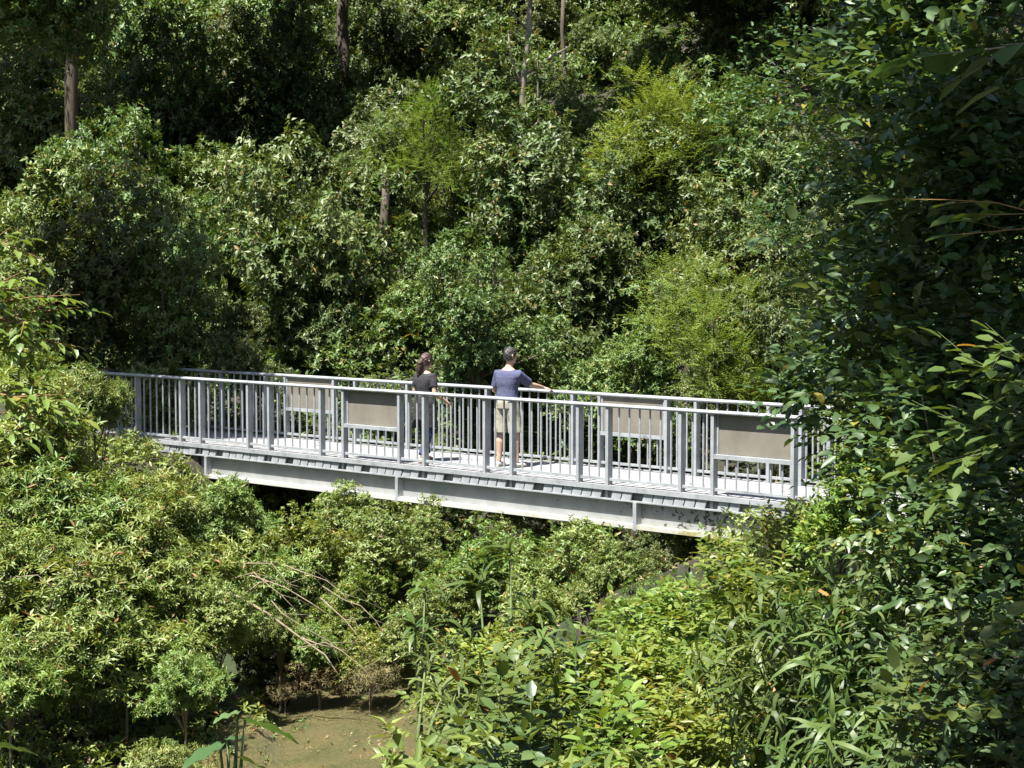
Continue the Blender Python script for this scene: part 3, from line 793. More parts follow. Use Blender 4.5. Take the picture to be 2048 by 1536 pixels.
# ------------------------------------------------------------------ trees on the far slope
GT = 'trees on the far slope'
TREES = [
 # px, py, depth, radius, crown kind, label
 (330, 655, 34.5, 1.55, 'small0', 'small leaved tree above the far end of the footbridge'),
 (130, 590, 34.0, 1.75, 'broad0', 'mid green tree behind the reddish leafy branch at the left edge'),
 (600, 500, 37.0, 1.85, 'broad1', 'brightest rounded tree crown standing above the walking person in black'),
 (690, 665, 36.5, 1.25, 'broad2', 'dark green tree in shade just behind the railing left of the walker'),
 (960, 655, 33.5, 1.35, 'small1', 'leafy tree directly behind the person in the blue shirt'),
 (1150, 590, 36.0, 1.7, 'broad3', 'dense tree right of the blue shirted person, above the handrail'),
 (1270, 735, 32.5, 1.15, 'small0', 'low bushy tree behind the far sign panel with its sill'),
 (1430, 705, 31.5, 1.15, 'feather1', 'low yellowish tree with fine leaves above the right end of the railing'),
 (1500, 575, 34.5, 1.6, 'broad0', 'tree crown above the low yellowish tree at the right end of the railing'),
 (1640, 640, 31.5, 1.5, 'small1', 'small leaved tree half hidden by the dark foliage at the right'),
 (490, 690, 34.0, .85, 'broad3', 'little bush between the far end post and the first sign panel'),
 (300, 430, 40.0, 1.6, 'broad2', 'rounded tree in the second row above the far end of the bridge'),
 (460, 470, 41.0, 1.5, 'small1', 'small leaved tree just left of the brightest rounded crown'),
 (110, 430, 41.0, 1.9, 'broad3', 'tree crown at the left edge below the forked orange trunk'),
 (1080, 400, 39.0, 2.1, 'small0', 'large pale crown in the middle below the slender pale trunk'),
 (1300, 265, 38.8, 1.45, 'feather0', 'large feathery light green crown right of the slender pale trunk'),
 (850, 290, 40.0, 1.05, 'feather1', 'small feathery light green crown left of the slender pale trunk'),
 (1490, 350, 40.0, 2.0, 'broad1', 'broad crown right of the large feathery light green one'),
 (740, 370, 43.0, 1.6, 'broad0', 'tree crown above the dark brown trunk in the shade'),
 (1330, 480, 39.5, 1.5, 'broad2', 'tree crown under the large feathery light green crown'),
 (1640, 440, 38.0, 1.8, 'broad3', 'tree crown where the far slope meets the dark foliage'),
 (920, 520, 41.5, 1.35, 'broad1', 'shaded tree crown above the leafy tree behind the blue shirt'),
 (60, 250, 46.0, 2.2, 'broad1', 'tree crown at the left edge beside the forked orange trunk'),
 (270, 270, 46.0, 2.2, 'broad0', 'wide crown right of the foot of the forked orange trunk'),
 (440, 215, 48.0, 2.0, 'broad2', 'dim crown between the forked orange trunk and the grey trunk'),
 (600, 250, 48.0, 2.1, 'small1', 'dim small leaved crown left of the stout grey trunk'),
 (555, 60, 52.0, 2.3, 'broad3', 'shaded crown at the top edge left of the stout grey trunk'),
 (330, 75, 52.0, 2.3, 'broad1', 'shaded crown at the top edge right of the forked orange trunk'),
 (40, 70, 52.0, 2.3, 'broad2', 'shaded crown in the top left corner'),
 (770, 190, 50.0, 1.9, 'broad3', 'dim crown right of the stout grey trunk'),
 (900, 110, 53.0, 2.2, 'broad0', 'shaded crown at the top left of the slender pale trunk'),
 (1190, 120, 53.0, 2.2, 'small0', 'shaded crown at the top right of the slender pale trunk'),
 (1400, 90, 51.0, 2.3, 'broad2', 'shaded crown at the top edge above the large feathery crown'),
 (1560, 170, 48.0, 2.2, 'broad0', 'crown above the broad crown beside the feathery one'),
 (1710, 70, 50.0, 2.3, 'broad1', 'shaded crown behind the dark leaves at the upper right'),
 (1740, 270, 46.0, 2.2, 'small1', 'crown seen through the dark leaves at the right'),
 (730, 40, 55.0, 2.2, 'small0', 'far crown at the top edge behind the stout grey trunk'),
 (1040, 235, 52.0, 1.9, 'broad3', 'dim crown behind the slender pale trunk'),
 (1850, 480, 40.0, 2.1, 'broad2', 'tree behind the dark foliage wall at the right edge'),
 (1000, 60, 58.0, 2.4, 'broad1', 'farthest crown at the top behind the slender pale trunk'),
 (1300, 20, 58.0, 2.4, 'broad3', 'farthest crown at the top right of the middle'),
 (180, -20, 58.0, 2.5, 'broad0', 'farthest crown at the top behind the forked orange trunk'),
 (440, -30, 58.0, 2.5, 'broad1', 'farthest crown at the top left of the middle'),
 (1520, 0, 58.0, 2.5, 'small0', 'farthest crown at the top towards the dark leaves'),
]
for px, py, dz, r, kind, lab in TREES:
    plant('leafy_tree', lab, 'tree', px, py, dz, r*1.12, kind, GT, base_r=.05 + .03*r, limbs=16, sq=prng.uniform(.95, 1.3))

# bushes that fill the slope between the trees
frng = random.Random(77)
yy = 30.0
while yy < 66:
    xx = -.34*yy - 1
    while xx < .34*yy + 1:
        x_ = xx + frng.uniform(-.8, .8); y_ = yy + frng.uniform(-.8, .8)
        s_, v_ = sv(x_, y_)
        g = gz(x_, y_)
        pxx = 1024 + FPX*x_/y_; pyy = 532 - FPX*(g + .35 - 3.06)/y_
        if v_ > 4.2 and -120 < pxx < 2170 and pyy > -250 and frng.random() < .92:
            r = frng.uniform(.8, 1.25)
            kind = frng.choice(('broad0', 'broad1', 'broad2', 'broad3', 'broad4', 'small0', 'small1', 'small2'))
            p_ = plant('slope_bush', 'leafy bush crowded between the tree crowns of the far slope', 'bush', pxx, pyy, y_, r, kind, 'bushes crowded between the trees', base_r=.04, limbs=6, crown='foliage', stem='stem')
        xx += 2.5
    yy += 2.3
# tall trunks; crowns stand above the picture, extra ones added to shade the slope
def tall_tree(label, path, rads, bark, forks=(), crowns=(), group='tall trunks on the far slope'):
    """path of (px, py, depth) points from low to high"""
    P = [at(*p) for p in path]
    g = gz(P[0].x, P[0].y)
    o = link('tall_tree', None, None, (P[0].x, P[0].y, g)); tag(o, label, 'tree', group)
    base = Vector((P[0].x, P[0].y, g))
    L = [Vector((0, 0, -.3))] + [p - base for p in P]
    mb = MB(); mb.tube(L, [rads[0]*1.15] + list(rads), 10)
    link('trunk', mb.mesh('trunk', bark, True), o)
    for pts, rr in forks:
        Q = [at(*p) - base for p in pts]
        link('branch', MB().tube(Q, rr, 7).mesh('branch', bark, True), o)
    for (px, py, d_, r_, k_) in crowns:
        (me, cs), R0 = PROTO[k_]
        c = link('crown', me, o, at(px, py, d_) - base); c.scale = (r_/R0,)*3; c.rotation_euler = (0, 0, prng.uniform(0, 6))
    return o
tall_tree('tall forked tree with an orange brown trunk at the top left', [(142, 165, 42.5), (146, 110, 42.5), (158, 60, 42.5), (163, 20, 42.5), (156, -40, 42.5), (150, -260, 42.5)],
          [.16, .16, .15, .12, .11, .10], M_BARK_RED, [([(150, 75, 42.4), (160, 50, 42.4), (170, 10, 42.4), (174, -60, 42.4), (190, -170, 42.4)], [.14, .13, .12, .10, .08]),
          ([(148, 115, 42.3), (140, 95, 42.2), (138, 80, 42.1)], [.07, .06, .04])],
          [(150, -270, 42.5, 2.3, 'broad0'), (340, -190, 43, 1.9, 'broad2'), (240, -165, 45.5, 1.8, 'broad4'), (-60, -150, 43, 2.0, 'broad3')])
tall_tree('slender pale trunk with thin side branches at the top middle', [(1043, 300, 40.6), (1046, 240, 40.6), (1044, 190, 40.6), (1053, 110, 40.6), (1059, 40, 40.6), (1062, -60, 40.6), (1066, -250, 40.6)],
          [.065, .066, .068, .064, .06, .055, .05], M_BARK_PALE,
          [([(1049, 150, 40.6), (1080, 130, 40.5), (1112, 108, 40.4), (1140, 92, 40.3)], [.035, .03, .022, .012]), ([(1046, 185, 40.6), (1036, 150, 40.5), (1020, 110, 40.4), (1016, 60, 40.4)], [.03, .026, .02, .012]),
           ([(1055, 60, 40.6), (1036, 38, 40.5), (1020, 26, 40.4)], [.03, .022, .012]), ([(1044, 290, 40.6), (1062, 262, 40.5), (1074, 245, 40.5)], [.04, .03, .016])],
          [(1066, -260, 40.6, 1.9, 'small0'), (1230, -200, 43, 2.0, 'broad1'), (940, -175, 44, 1.9, 'broad4')])
tall_tree('stout grey trunk in shade at the top left of the middle', [(686, 170, 48.6), (688, 110, 48.6), (684, 50, 48.6), (690, -60, 48.6), (688, -160, 48.6)],
          [.17, .16, .15, .14, .13], M_BARK, [], [(600, -165, 44, 1.9, 'broad3'), (690, -170, 45.5, 2.3, 'broad2'), (520, -160, 45, 2.2, 'broad0'), (860, -150, 46, 2.2, 'broad3')])
tall_tree('dark brown trunk in shade left of the middle crown', [(770, 500, 39.5), (768, 440, 39.5), (772, 390, 39.5), (768, 330, 40)],
          [.10, .10, .09, .08], M_BARK, [], [(770, 300, 40.3, .9, 'broad1')])
tall_tree('thin dark trunk in shade right of the slender pale trunk', [(1128, 190, 47), (1130, 140, 47), (1124, 60, 47), (1130, -80, 47)],
          [.06, .06, .05, .05], M_BARK, [], [(1470, -175, 43, 1.9, 'broad3'), (1400, -150, 45, 2.3, 'small1'), (1580, -130, 44, 2.3, 'broad2')])

# a tree beside the far landing whose crown shades the approach
tall_tree('tree left of the picture that shades the far landing', [(-40, 900, 28.6), (-60, 500, 28.6), (-50, 200, 28.6), (-20, 40, 28.6)], [.16, .15, .13, .10], M_BARK, [],
          [(20, -85, 29.8, 1.7, 'broad3'), (100, -100, 31, 1.5, 'broad1'), (40, -110, 31, 1.6, 'small0')], group=None)

# ------------------------------------------------------------------ shrubs in the gorge and around the bridge
GS = 'shrubs in the gorge'
SHRUBS = [
 (165, 800, 28.0, .85, 'lance0', 'lance leaved shrub hiding the far landing of the bridge'),
 (40, 900, 25.5, 1.22, 'lance1', 'lance leaved shrub at the left edge below the reddish branch'),
 (290, 1010, 27.0, 0.85, 'lance2', 'lance leaved shrub touching the lower left end of the girder'),
 (150, 1030, 25.0, 1.22, 'lance0', 'wide sunlit shrub at the left below the landing'),
 (330, 1130, 25.0, 1.16, 'lance1', 'sunlit shrub with whorled leaves left of the fallen branches'),
 (60, 1220, 23.5, 1.22, 'lance2', 'shrub at the left edge above the shaded hollow'),
 (250, 1290, 23.5, 1.16, 'lance0', 'shrub with bright whorled leaves in the lower left'),
 (370, 1370, 22.5, 0.6, 'lance1', 'shrub tip hanging over the creek in the lower left'),
 (330, 1535, 20.0, 0.5, 'lance2', 'low shrub at the bottom edge left of the creek'),
 (500, 1060, 28.3, .8, 'bush0', 'shrub just under the left part of the girder'),
 (630, 1095, 27.2, .85, 'bush1', 'shrub under the girder above the fallen branches'),
 (790, 1120, 26.2, .9, 'bush0', 'bright shrub under the girder below the walking person'),
 (960, 1140, 25.2, .9, 'bush1', 'bright shrub under the girder below the blue shirted person'),
 (1120, 1145, 24.4, .85, 'bush0', 'rounded bright shrub left of the dark hollow under the bridge'),
 (1090, 1270, 23.6, .7, 'bush1', 'shrub below the rounded bright shrub by the dark hollow'),
 (860, 1240, 24.8, .8, 'bush0', 'shrub behind the strap leaved plants in the gorge'),
 (710, 1200, 25.8, .7, 'bush1', 'shrub behind the fallen branches above the creek'),
 (560, 1170, 26.6, 0.85, 'lance2', 'dark shrub left of the fallen branches'),
 (1210, 1215, 22.8, .55, 'bush2', 'shrub on the lower left rim of the dark hollow'),
 (1290, 1225, 20.5, .5, 'bush1', 'shrub on the lower right rim of the dark hollow'),
 (1190, 1090, 26.5, .6, 'bush2', 'shrub just under the girder left of the dark hollow'),
 (700, 1030, 28.2, .6, 'bush2', 'shrub in the bridge shadow under the girder left of the middle'),
 (880, 1060, 27.4, .6, 'bush2', 'shrub in the bridge shadow under the girder below the walker'),
 (1060, 1080, 26.6, .6, 'bush0', 'shrub in the bridge shadow under the girder below the blue shirt'),
 (1400, 1090, 25.5, .6, 'bush0', 'shrub under the right end of the girder'),
 (1440, 1190, 18.0, .65, 'lime0', 'yellow green shrub right of the dark hollow'),
 (1230, 1360, 15.0, .6, 'lime1', 'yellow green shrub above the round leaved shrubs'),
 (1560, 1230, 14.0, .55, 'lime1', 'yellow green shrub half inside the bamboo'),
 (980, 1370, 16.5, .6, 'lime1', 'yellow green shrub below the strap leaved plants'),
 (1120, 1390, 14.5, .5, 'lime1', 'yellow green shrub behind the round leaved shrubs'),
 (1010, 1500, 12.5, .45, 'lime0', 'yellow green shrub behind the bottom round leaves'),
 (1340, 1280, 17.0, .6, 'lime0', 'brightest yellow green shrub below the dark hollow'),
 (1480, 1330, 15.5, .6, 'lime0', 'yellow green shrub left of the bamboo'),
 (1300, 1440, 14.5, .6, 'lime0', 'yellow green shrub at the bottom right of the middle'),
 (1600, 1140, 16.0, .6, 'lime0', 'yellow green shrub hiding the near end of the girder'),
 (1420, 1500, 12.5, .5, 'lime0', 'yellow green shrub at the bottom edge left of the bamboo'),
 (20, 1080, 24.3, 1.0, 'lance2', 'sunlit shrub at the left edge halfway down the gorge'),
 (170, 960, 26.3, .85, 'bush1', 'yellowish shrub below the railing of the far landing'),
 (430, 1240, 24.2, .7, 'bush0', 'small leaved shrub left of the dry brush'),
 (180, 1180, 24.0, .9, 'lance1', 'shrub around the forked bare branch'),
 (430, 1030, 27.6, .7, 'bush0', 'shrub tucked under the left end of the girder'),
 (20, 1360, 22.0, .8, 'lance1', 'shaded shrub at the left edge above the bottom corner'),
 (640, 1300, 25.2, .5, 'bush0', 'low shrub on the far bank behind the long fallen branch'),
 (740, 1290, 24.8, .55, 'bush1', 'low shrub on the far bank right of the fallen branches'),
 (560, 1260, 25.4, .5, 'lance0', 'low dark shrub on the far bank left of the fallen branches'),
 (60, 730, 28.8, .8, 'bush1', 'shrub just left of where the far handrail ends'),
]
for px, py, dz, r, kind, lab in SHRUBS:
    plant('leafy_shrub', lab, 'shrub', px, py, dz, r, kind, GS, base_r=.025, limbs=16, crown='foliage', stem='stem', sq=.88, bark=M_TWIG)

GR = 'dark leafy bushes at the right'
NEAR = [
 (1930, 560, 11.0, .95, 'dark0', 'dark glossy bush at the right edge level with the handrail'),
 (1870, 760, 12.0, .75, 'dark1', 'dark glossy bush hiding the near end of the railing'),
 (1960, 860, 10.0, .75, 'dark0', 'dark glossy bush at the right edge below the round leaves'),
 (1760, 890, 14.5, .5, 'lime0', 'sunlit leaf tips in front of the last railing posts'),
 (1770, 630, 14.0, .65, 'dark1', 'glossy bush just above the near end of the handrail'),
 (1980, 250, 11.0, .85, 'dark1', 'dark shaded foliage at the upper right edge'),
 (1860, 330, 13.0, .7, 'dark0', 'shaded foliage left of the upper right edge'),
 (1760, 450, 15.0, .7, 'dark0', 'half sunlit foliage where the dark wall meets the far slope'),
 (1900, 60, 12.5, .95, 'dark0', 'black shaded foliage in the top right corner'),
 (1780, 90, 14.5, .6, 'dark1', 'thin shaded foliage left of the top right corner'),
 (1660, 560, 15.0, .5, 'sparse1', 'loose sunlit sprays above the near end of the handrail'),
 (1640, 330, 16.0, .6, 'sparse0', 'loose dim sprays left of the dark foliage wall'),
 (1600, 120, 16.0, .65, 'sparse0', 'thin hanging sprays at the top left of the dark foliage'),
 (1690, 230, 15.0, .6, 'sparse1', 'loose sunlit sprays inside the upper dark foliage'),
 (1560, 460, 17.0, .45, 'sparse0', 'few loose leaves before the far slope at the right'),
 (1960, 1130, 9.0, .6, 'dark0', 'dark bush at the right edge beside the bamboo'),
 (1990, 1380, 8.0, .55, 'dark1', 'darkest bush in the bottom right corner'),
 (1640, 1440, 11.0, .5, 'dark1', 'glossy bush at the bottom edge under the bamboo'),
 (1690, 1000, 14.0, .4, 'lime0', 'sunlit leaves at the near end of the deck'),
]
for px, py, dz, r, kind, lab in NEAR:
    plant('glossy_bush', lab, 'bush', px, py, dz, r, kind, GR, base_r=.03 if py > 800 else .014, limbs=12, crown='foliage', stem='stem', side=None if py > 800 else (1.6, .25))

# unseen tree beside the camera, crowns added to keep sun off the right side
c0 = Vector((3.9, 8.4, 0)); c0.z = gz(c0.x, c0.y)
ot = link('added_shade_tree', None, None, c0); tag(ot, 'unseen tree added to shade the dark foliage at the upper right', 'tree')
link('trunk', MB().tube([(0,0,-.3),(.05,0,1.5),(-.1,.05,3.2),(-.3,0,5),(-.5,-.2,6.5)], [.22,.19,.17,.14,.08], 10).mesh('trunk', M_BARK, True), ot)
for dx, dy, z_, r_ in ((-1.5, -1.0, 6.6, 1.2), (-.2, -1.6, 6.9, 1.4), (-.8, .9, 7.0, 1.3), (.6, .4, 5.6, 1.2), (-.3, -.3, 8.0, 1.3), (-2.2, .8, 7.2, 1.0), (.1, 1.6, 6.6, 1.2), (-2.8, 4.3, 8.4, 1.2), (-1.5, 5.3, 8.8, 1.4), (-.4, 4.4, 8.0, 1.2),
        (-2.4, -.6, 7.6, 1.0), (-.5, 3.0, 7.4, 1.2), (-2.9, -3.7, 7.7, 1.2), (-2.2, -4.6, 7.0, 1.2)):
    (me, cs), R0 = PROTO['broad1']
    c = link('crown', me, ot, (dx, dy, z_ - c0.z)); c.scale = (r_/R0,)*3; c.rotation_euler = (0, 0, prng.uniform(0, 6))

# ------------------------------------------------------------------ plants with long leaves
def bamboo(label, px, py, depth, height, n, seed):
    rng = np.random.default_rng(seed)
    c = at(px, py, depth); g = gz(c.x, c.y)
    o = link('bamboo_plant', None, None, (c.x, c.y, g)); tag(o, label, 'bamboo', 'bamboo at the lower right')
    mb = MB(); S = []; O = []
    top = c.z - g + height*.5
    for q in range(n):
        a = rng.uniform(0, 6.28); sp = rng.uniform(.15, .55)
        h = top*rng.uniform(.55, 1.05)
        pts = [Vector((math.cos(a)*.05, math.sin(a)*.05, -.1))]
        for f in (.3, .6, .85, 1):
            pts.append(Vector((math.cos(a)*sp*f*f, math.sin(a)*sp*f*f, h*(f - .08*f*f))))
        mb.tube(pts, [.008, .008, .006, .004, .002], 5)
        for k in range(9):
            f = rng.uniform(.25, 1)
            i = min(3, int(f*4)); p = pts[i].lerp(pts[i+1], f*4 - i if f < 1 else 1)
            d = dirs(rng, 1, -.2)[0]
            e = p + Vector(d)*rng.uniform(.05, .2)
            mb.tube([p, e], [.003, .002], 4)
            S.append(tuple(e)); O.append(tuple(d + np.array([0, 0, .2])))
    V, T, t = sprays(rng, np.array(S), np.array(O), 6, 'rosette', .22, .026, .05, .25, .5, .35, 'strap')
    link('stems', mb.mesh('stems', M_STEM), o)
    link('leaves', mesh_tris('leaves', V, T, M_BAMBOO, t), o)
bamboo('bamboo with long narrow leaves right of the yellow green shrubs', 1640, 1180, 10.0, .9, 16, 1)
bamboo('bamboo spray in the middle of the lower right', 1760, 1280, 9.5, .8, 14, 2)
bamboo('bamboo spray below the near end of the bridge deck', 1790, 1080, 10.5, .6, 14, 3)
bamboo('lowest bamboo spray near the bottom right corner', 1720, 1420, 9.0, .6, 12, 4)
bamboo('bamboo spray at the right edge of the sunlit shrubs', 1560, 1360, 10.5, .6, 12, 5)
bamboo('bamboo tips beside the dark bush at the right edge', 1870, 1180, 9.0, .6, 10, 6)

def strap_plant(label, px, py, depth, n, L, Wd, seed, heads):
    """upright stems with rosettes of long arching strap leaves; heads = (px, py) of the rosettes"""
    rng = np.random.default_rng(seed)
    c = at(px, py, depth); g = gz(c.x, c.y)
    o = link('strap_leaf_plant', None, None, (c.x, c.y, g)); tag(o, label, 'plant', 'strap leaved plants in the gorge')
    base = Vector((c.x, c.y, g)); mb = MB(); S = []; O = []
    for hx, hy in heads:
        e = at(hx, hy, depth + rng.uniform(-.3, .3)) - base
        mb.tube([Vector((0,0,-.1)), e*.5 + Vector((rng.uniform(-.08,.08), 0, .1)), e], [.018, .014, .01], 6)
        S.append(tuple(e)); O.append((rng.uniform(-.2,.2), rng.uniform(-.2,.2), 1))
    V, T, t = sprays(rng, np.array(S), np.array(O), n, 'rosette', L, Wd, .12, .3, .6, .3, 'strap')
    link('stem', mb.mesh('stem', M_STEM, True), o)
    link('leaves', mesh_tris('leaves', V, T, M_BAMBOO, t), o)
strap_plant('dark strap leaved plant rising in front of the bright shrubs', 1000, 1330, 16.5, 14, .40, .05, 1, [(1020, 1120), (960, 1180), (1060, 1240), (930, 1280)])
strap_plant('strap leaved plant with arching leaves below the dark one', 1100, 1370, 14.5, 14, .36, .045, 2, [(1080, 1300), (1150, 1310), (1020, 1340)])
strap_plant('strap leaved plant left of the middle above the creek', 850, 1330, 17.0, 13, .34, .045, 3, [(850, 1190), (830, 1270), (900, 1310)])
strap_plant('grassy plant at the right bank of the creek', 820, 1440, 14.5, 13, .28, .03, 4, [(850, 1345), (880, 1400), (920, 1370)])
strap_plant('grassy plant near the bottom left of the round leaves', 930, 1540, 12.5, 12, .30, .03, 5, [(880, 1505), (920, 1460), (970, 1500)])

def branchy(name, label, cat, group, px, py, depth, tips, k, L, Wd, mat, stem_mat, templ, seed, spacing=.05, sub=5, droop=.25, rstem=.010, spread=.25, hang=False):
    """stems from one base to the tips (px, py, depth), side twigs set with two ranks of leaves"""
    rng = np.random.default_rng(seed)
    c = at(px, py, depth); g = gz(c.x, c.y)
    base = Vector((c.x, c.y, g if not hang else c.z))
    o = link(name, None, None, base); tag(o, label, cat, group)
    mb = MB(); S = []; O = []
    for tp in tips:
        e = at(*tp) - base
        m1 = e*.4 + Vector((rng.uniform(-.1,.1), rng.uniform(-.1,.1), e.z*.18)); m2 = e*.75 + Vector((0, 0, e.z*.12))
        P = [Vector((0,0,-.1)), m1, m2, e]
        mb.tube(P, [rstem, rstem*.8, rstem*.55, rstem*.25], 6)
        for q in range(sub):
            f = rng.uniform(.45, 1)
            p = m1.lerp(m2, (f-.45)/.35) if f < .8 else m2.lerp(e, (f-.8)/.2)
            d = nrm(np.array((e - m2).normalized()) + rng.normal(0, .7, 3) + np.array([0, 0, .1]))
            S.append(tuple(p)); O.append(tuple(d))
            mb.tube([p, p + Vector(d)*spacing*k*.9], [rstem*.35, rstem*.12], 4)
        d = (e - m2).normalized(); S.append(tuple(e - d*spacing*k*.5)); O.append(tuple(d))
    V, T, t = sprays(rng, np.array(S), np.array(O), k, 'rank', L, Wd, spacing, droop, .7, spread, templ)
    link('stem', mb.mesh('stem', stem_mat, True), o)
    link('leaves', mesh_tris('leaves', V, T, mat, t), o)
    return o
GRR = 'round leaved shrubs at the bottom'
branchy('round_leaf_shrub', 'round leaved shrub at the bottom right of the creek', 'shrub', GRR, 960, 1640, 9.5, [(960, 1380, 9.5), (1010, 1410, 9.3), (1060, 1360, 9.8), (1090, 1440, 9.4), (930, 1475, 9.2), (1120, 1490, 9.5), (1020, 1500, 9)],
        8, .095, .062, M_BAMBOO, M_STEM, 'round', 21, .045, 7)
branchy('round_leaf_shrub', 'round leaved shrub at the bottom edge right of the middle', 'shrub', GRR, 1180, 1660, 9.5, [(1150, 1400, 9.8), (1210, 1450, 9.5), (1250, 1390, 10), (1190, 1510, 9), (1290, 1500, 9.3)],
        8, .09, .058, M_LIME, M_STEM, 'round', 22, .045, 7)
branchy('round_leaf_shrub', 'round leaved shrub between the two at the bottom, set lower', 'shrub', GRR, 1060, 1640, 8.5, [(1000, 1520, 8.5), (1060, 1480, 8.4), (1130, 1540, 8.2), (960, 1540, 8.2)],
        7, .085, .055, M_DARK, M_STEM, 'round', 23, .045, 7)
branchy('leafy_branch', 'sapling with reddish stems and drooping yellow green leaves at the left edge', 'sapling', None, -260, 700, 9.5,
        [(160, 615, 9.6), (60, 640, 9.4), (90, 590, 9.5), (20, 480, 9.5), (30, 560, 9.3), (110, 680, 9.6), (40, 700, 9.4), (70, 800, 9.3), (20, 860, 9.3), (130, 820, 9.5)],
        7, .095, .040, M_LIME, M_TWIG_RED, 'oval', 31, .042, 6, .45, .012, hang=True)
branchy('leafy_vine', 'vine with large pale round leaves at the right edge by the handrail', 'vine', 'leafy vines at the right', 2200, 820, 7.5,
        [(2000, 700, 7.5), (1940, 740, 7.6), (2030, 760, 7.4), (1900, 860, 7.6), (1850, 930, 7.7), (2020, 860, 7.4)], 6, .10, .062, M_BAMBOO, M_STEM, 'round', 32, .05, 4, .2, .006, hang=True)
branchy('leafy_vine', 'creeper with pale leaves climbing from the bottom right towards the edge', 'vine', 'leafy vines at the right', 1740, 1500, 7.0,
        [(1990, 1260, 7.1), (1930, 1310, 7.0), (1830, 1330, 7.0), (1820, 1420, 6.9), (1880, 1400, 7.0)], 6, .085, .055, M_BAMBOO, M_STEM, 'round', 33, .05, 4, .25, .0035)
branchy('leafy_vine', 'bare orange twig with a large folded leaf crossing at the upper right', 'vine', 'leafy vines at the right', 2260, 415, 6.0,
        [(1780, 398, 6.2), (1900, 470, 6.0), (1960, 430, 6.0)], 2, .13, .08, M_BAMBOO, M_TWIG_RED, 'round', 34, .10, 1, .1, .0035, hang=True)
branchy('leafy_vine', 'hanging twig with big dim leaves in the top right corner', 'vine', 'leafy vines at the right', 2260, 60, 6.0,
        [(1850, 110, 6.2), (2000, 90, 6.0), (2030, 160, 6.0)], 3, .15, .09, M_DARK, M_TWIG, 'round', 35, .10, 1, .3, .006, hang=True)

# broad leaved plant at the bottom left: each big leaf a part
def big_leaf_plant(label, px, depth, lv, seed):
    rng = np.random.default_rng(seed)
    c = at(px, 1620, depth); g = gz(c.x, c.y); base = Vector((c.x, c.y, g))
    o = link('broad_leaf_plant', None, None, base); tag(o, label, 'plant', 'broad leaved plants at the bottom left')
    for (x0, y0, x1, y1, d0, d1, wd) in lv:
        a = at(x0, y0, d0) - base; b_ = at(x1, y1, d1) - base
        link('stem', MB().tube([Vector((0,0,-.05)), a*.6 + Vector((0,0,.03)), a], [.009, .007, .005], 6).mesh('stem', M_STEM, True), o)
        L = (b_ - a).length
        D = (b_ - a).normalized(); N = Vector((.25, .45, .8)); N = (N - D*N.dot(D)).normalized(); S_ = N.cross(D)
        V = []; F = []
        n = 9; prof = [.0, .52, .85, 1, .98, .86, .66, .4, .0]
        for i in range(n):
            u = i/(n-1); w = prof[i]*wd
            cpt = a + D*(L*(u*1.12 - .12)) - N*(.10*L*u*u)
            for e in (-1, -.5, 0, .5, 1):
                V.append(tuple(cpt + S_*(w*e) + N*(abs(e)*w*.22 + .006*math.sin(u*18)*abs(e)) - (D*.06*L*abs(e) if i == 1 else Vector((0,0,0)))))
        for i in range(n-1):
            for j in range(4):
                F.append((i*5+j, i*5+j+1, i*5+j+6)); F.append((i*5+j, i*5+j+6, i*5+j+5))
        link('leaf', mesh_tris('leaf', V, F, M_DARK, np.full(len(V), rng.uniform(.45, .9)), True), o)
big_leaf_plant('broad leaved plant on a thin stem in front of the creek', 463, 7.0, [(490, 1440, 600, 1472, 7.0, 7.2, .045), (475, 1425, 425, 1440, 7.0, 6.9, .03), (440, 1490, 360, 1530, 7.0, 6.8, .04), (470, 1512, 560, 1545, 7.0, 6.9, .035), (455, 1480, 500, 1465, 7.0, 7.2, .02)], 1)
big_leaf_plant('broad dark leaf at the left edge near the bottom', -30, 7.0, [(-20, 1490, 78, 1500, 7.0, 7.0, .04), (-40, 1520, 20, 1560, 7, 6.9, .04)], 2)

# ------------------------------------------------------------------ fallen branches, stones
GF = 'fallen branches by the creek'
def fallen(label, paths, dead=True):
    P0 = at(*paths[0][0][0]); base = Vector((P0.x, P0.y, gz(P0.x, P0.y)))
    o = link('fallen_branch', None, None, base); tag(o, label, 'branch', GF)
    for pts, r in paths:
        Q = [at(*p) - base for p in pts]
        link('limb', MB().tube(Q, [r*(1 - .6*i/(len(Q)-1)) for i in range(len(Q))], 6).mesh('limb', M_TWIG, True), o)
    return o
fallen('long pale fallen branch slanting down to the creek', [([(420, 1175, 24.6), (480, 1195, 24.4), (540, 1230, 24.2), (600, 1275, 24), (650, 1310, 23.9), (690, 1370, 23.8)], .022), ([(600, 1275, 24), (640, 1290, 24), (700, 1300, 24.2)], .014), ([(480, 1195, 24.4), (520, 1165, 24.5), (570, 1160, 24.6)], .012)])
fallen('thin fallen branch above the long pale one', [([(430, 1140, 25), (500, 1150, 25), (570, 1175, 24.9), (620, 1205, 24.8), (690, 1250, 24.7)], .014), ([(500, 1150, 25), (540, 1130, 25)], .008)])
fallen('bare twig leaning right of the long pale fallen branch', [([(640, 1195, 24.6), (690, 1240, 24.5), (730, 1290, 24.4), (770, 1330, 24.3)], .011), ([(690, 1240, 24.5), (735, 1235, 24.5)], .007)])
trng = random.Random(3)
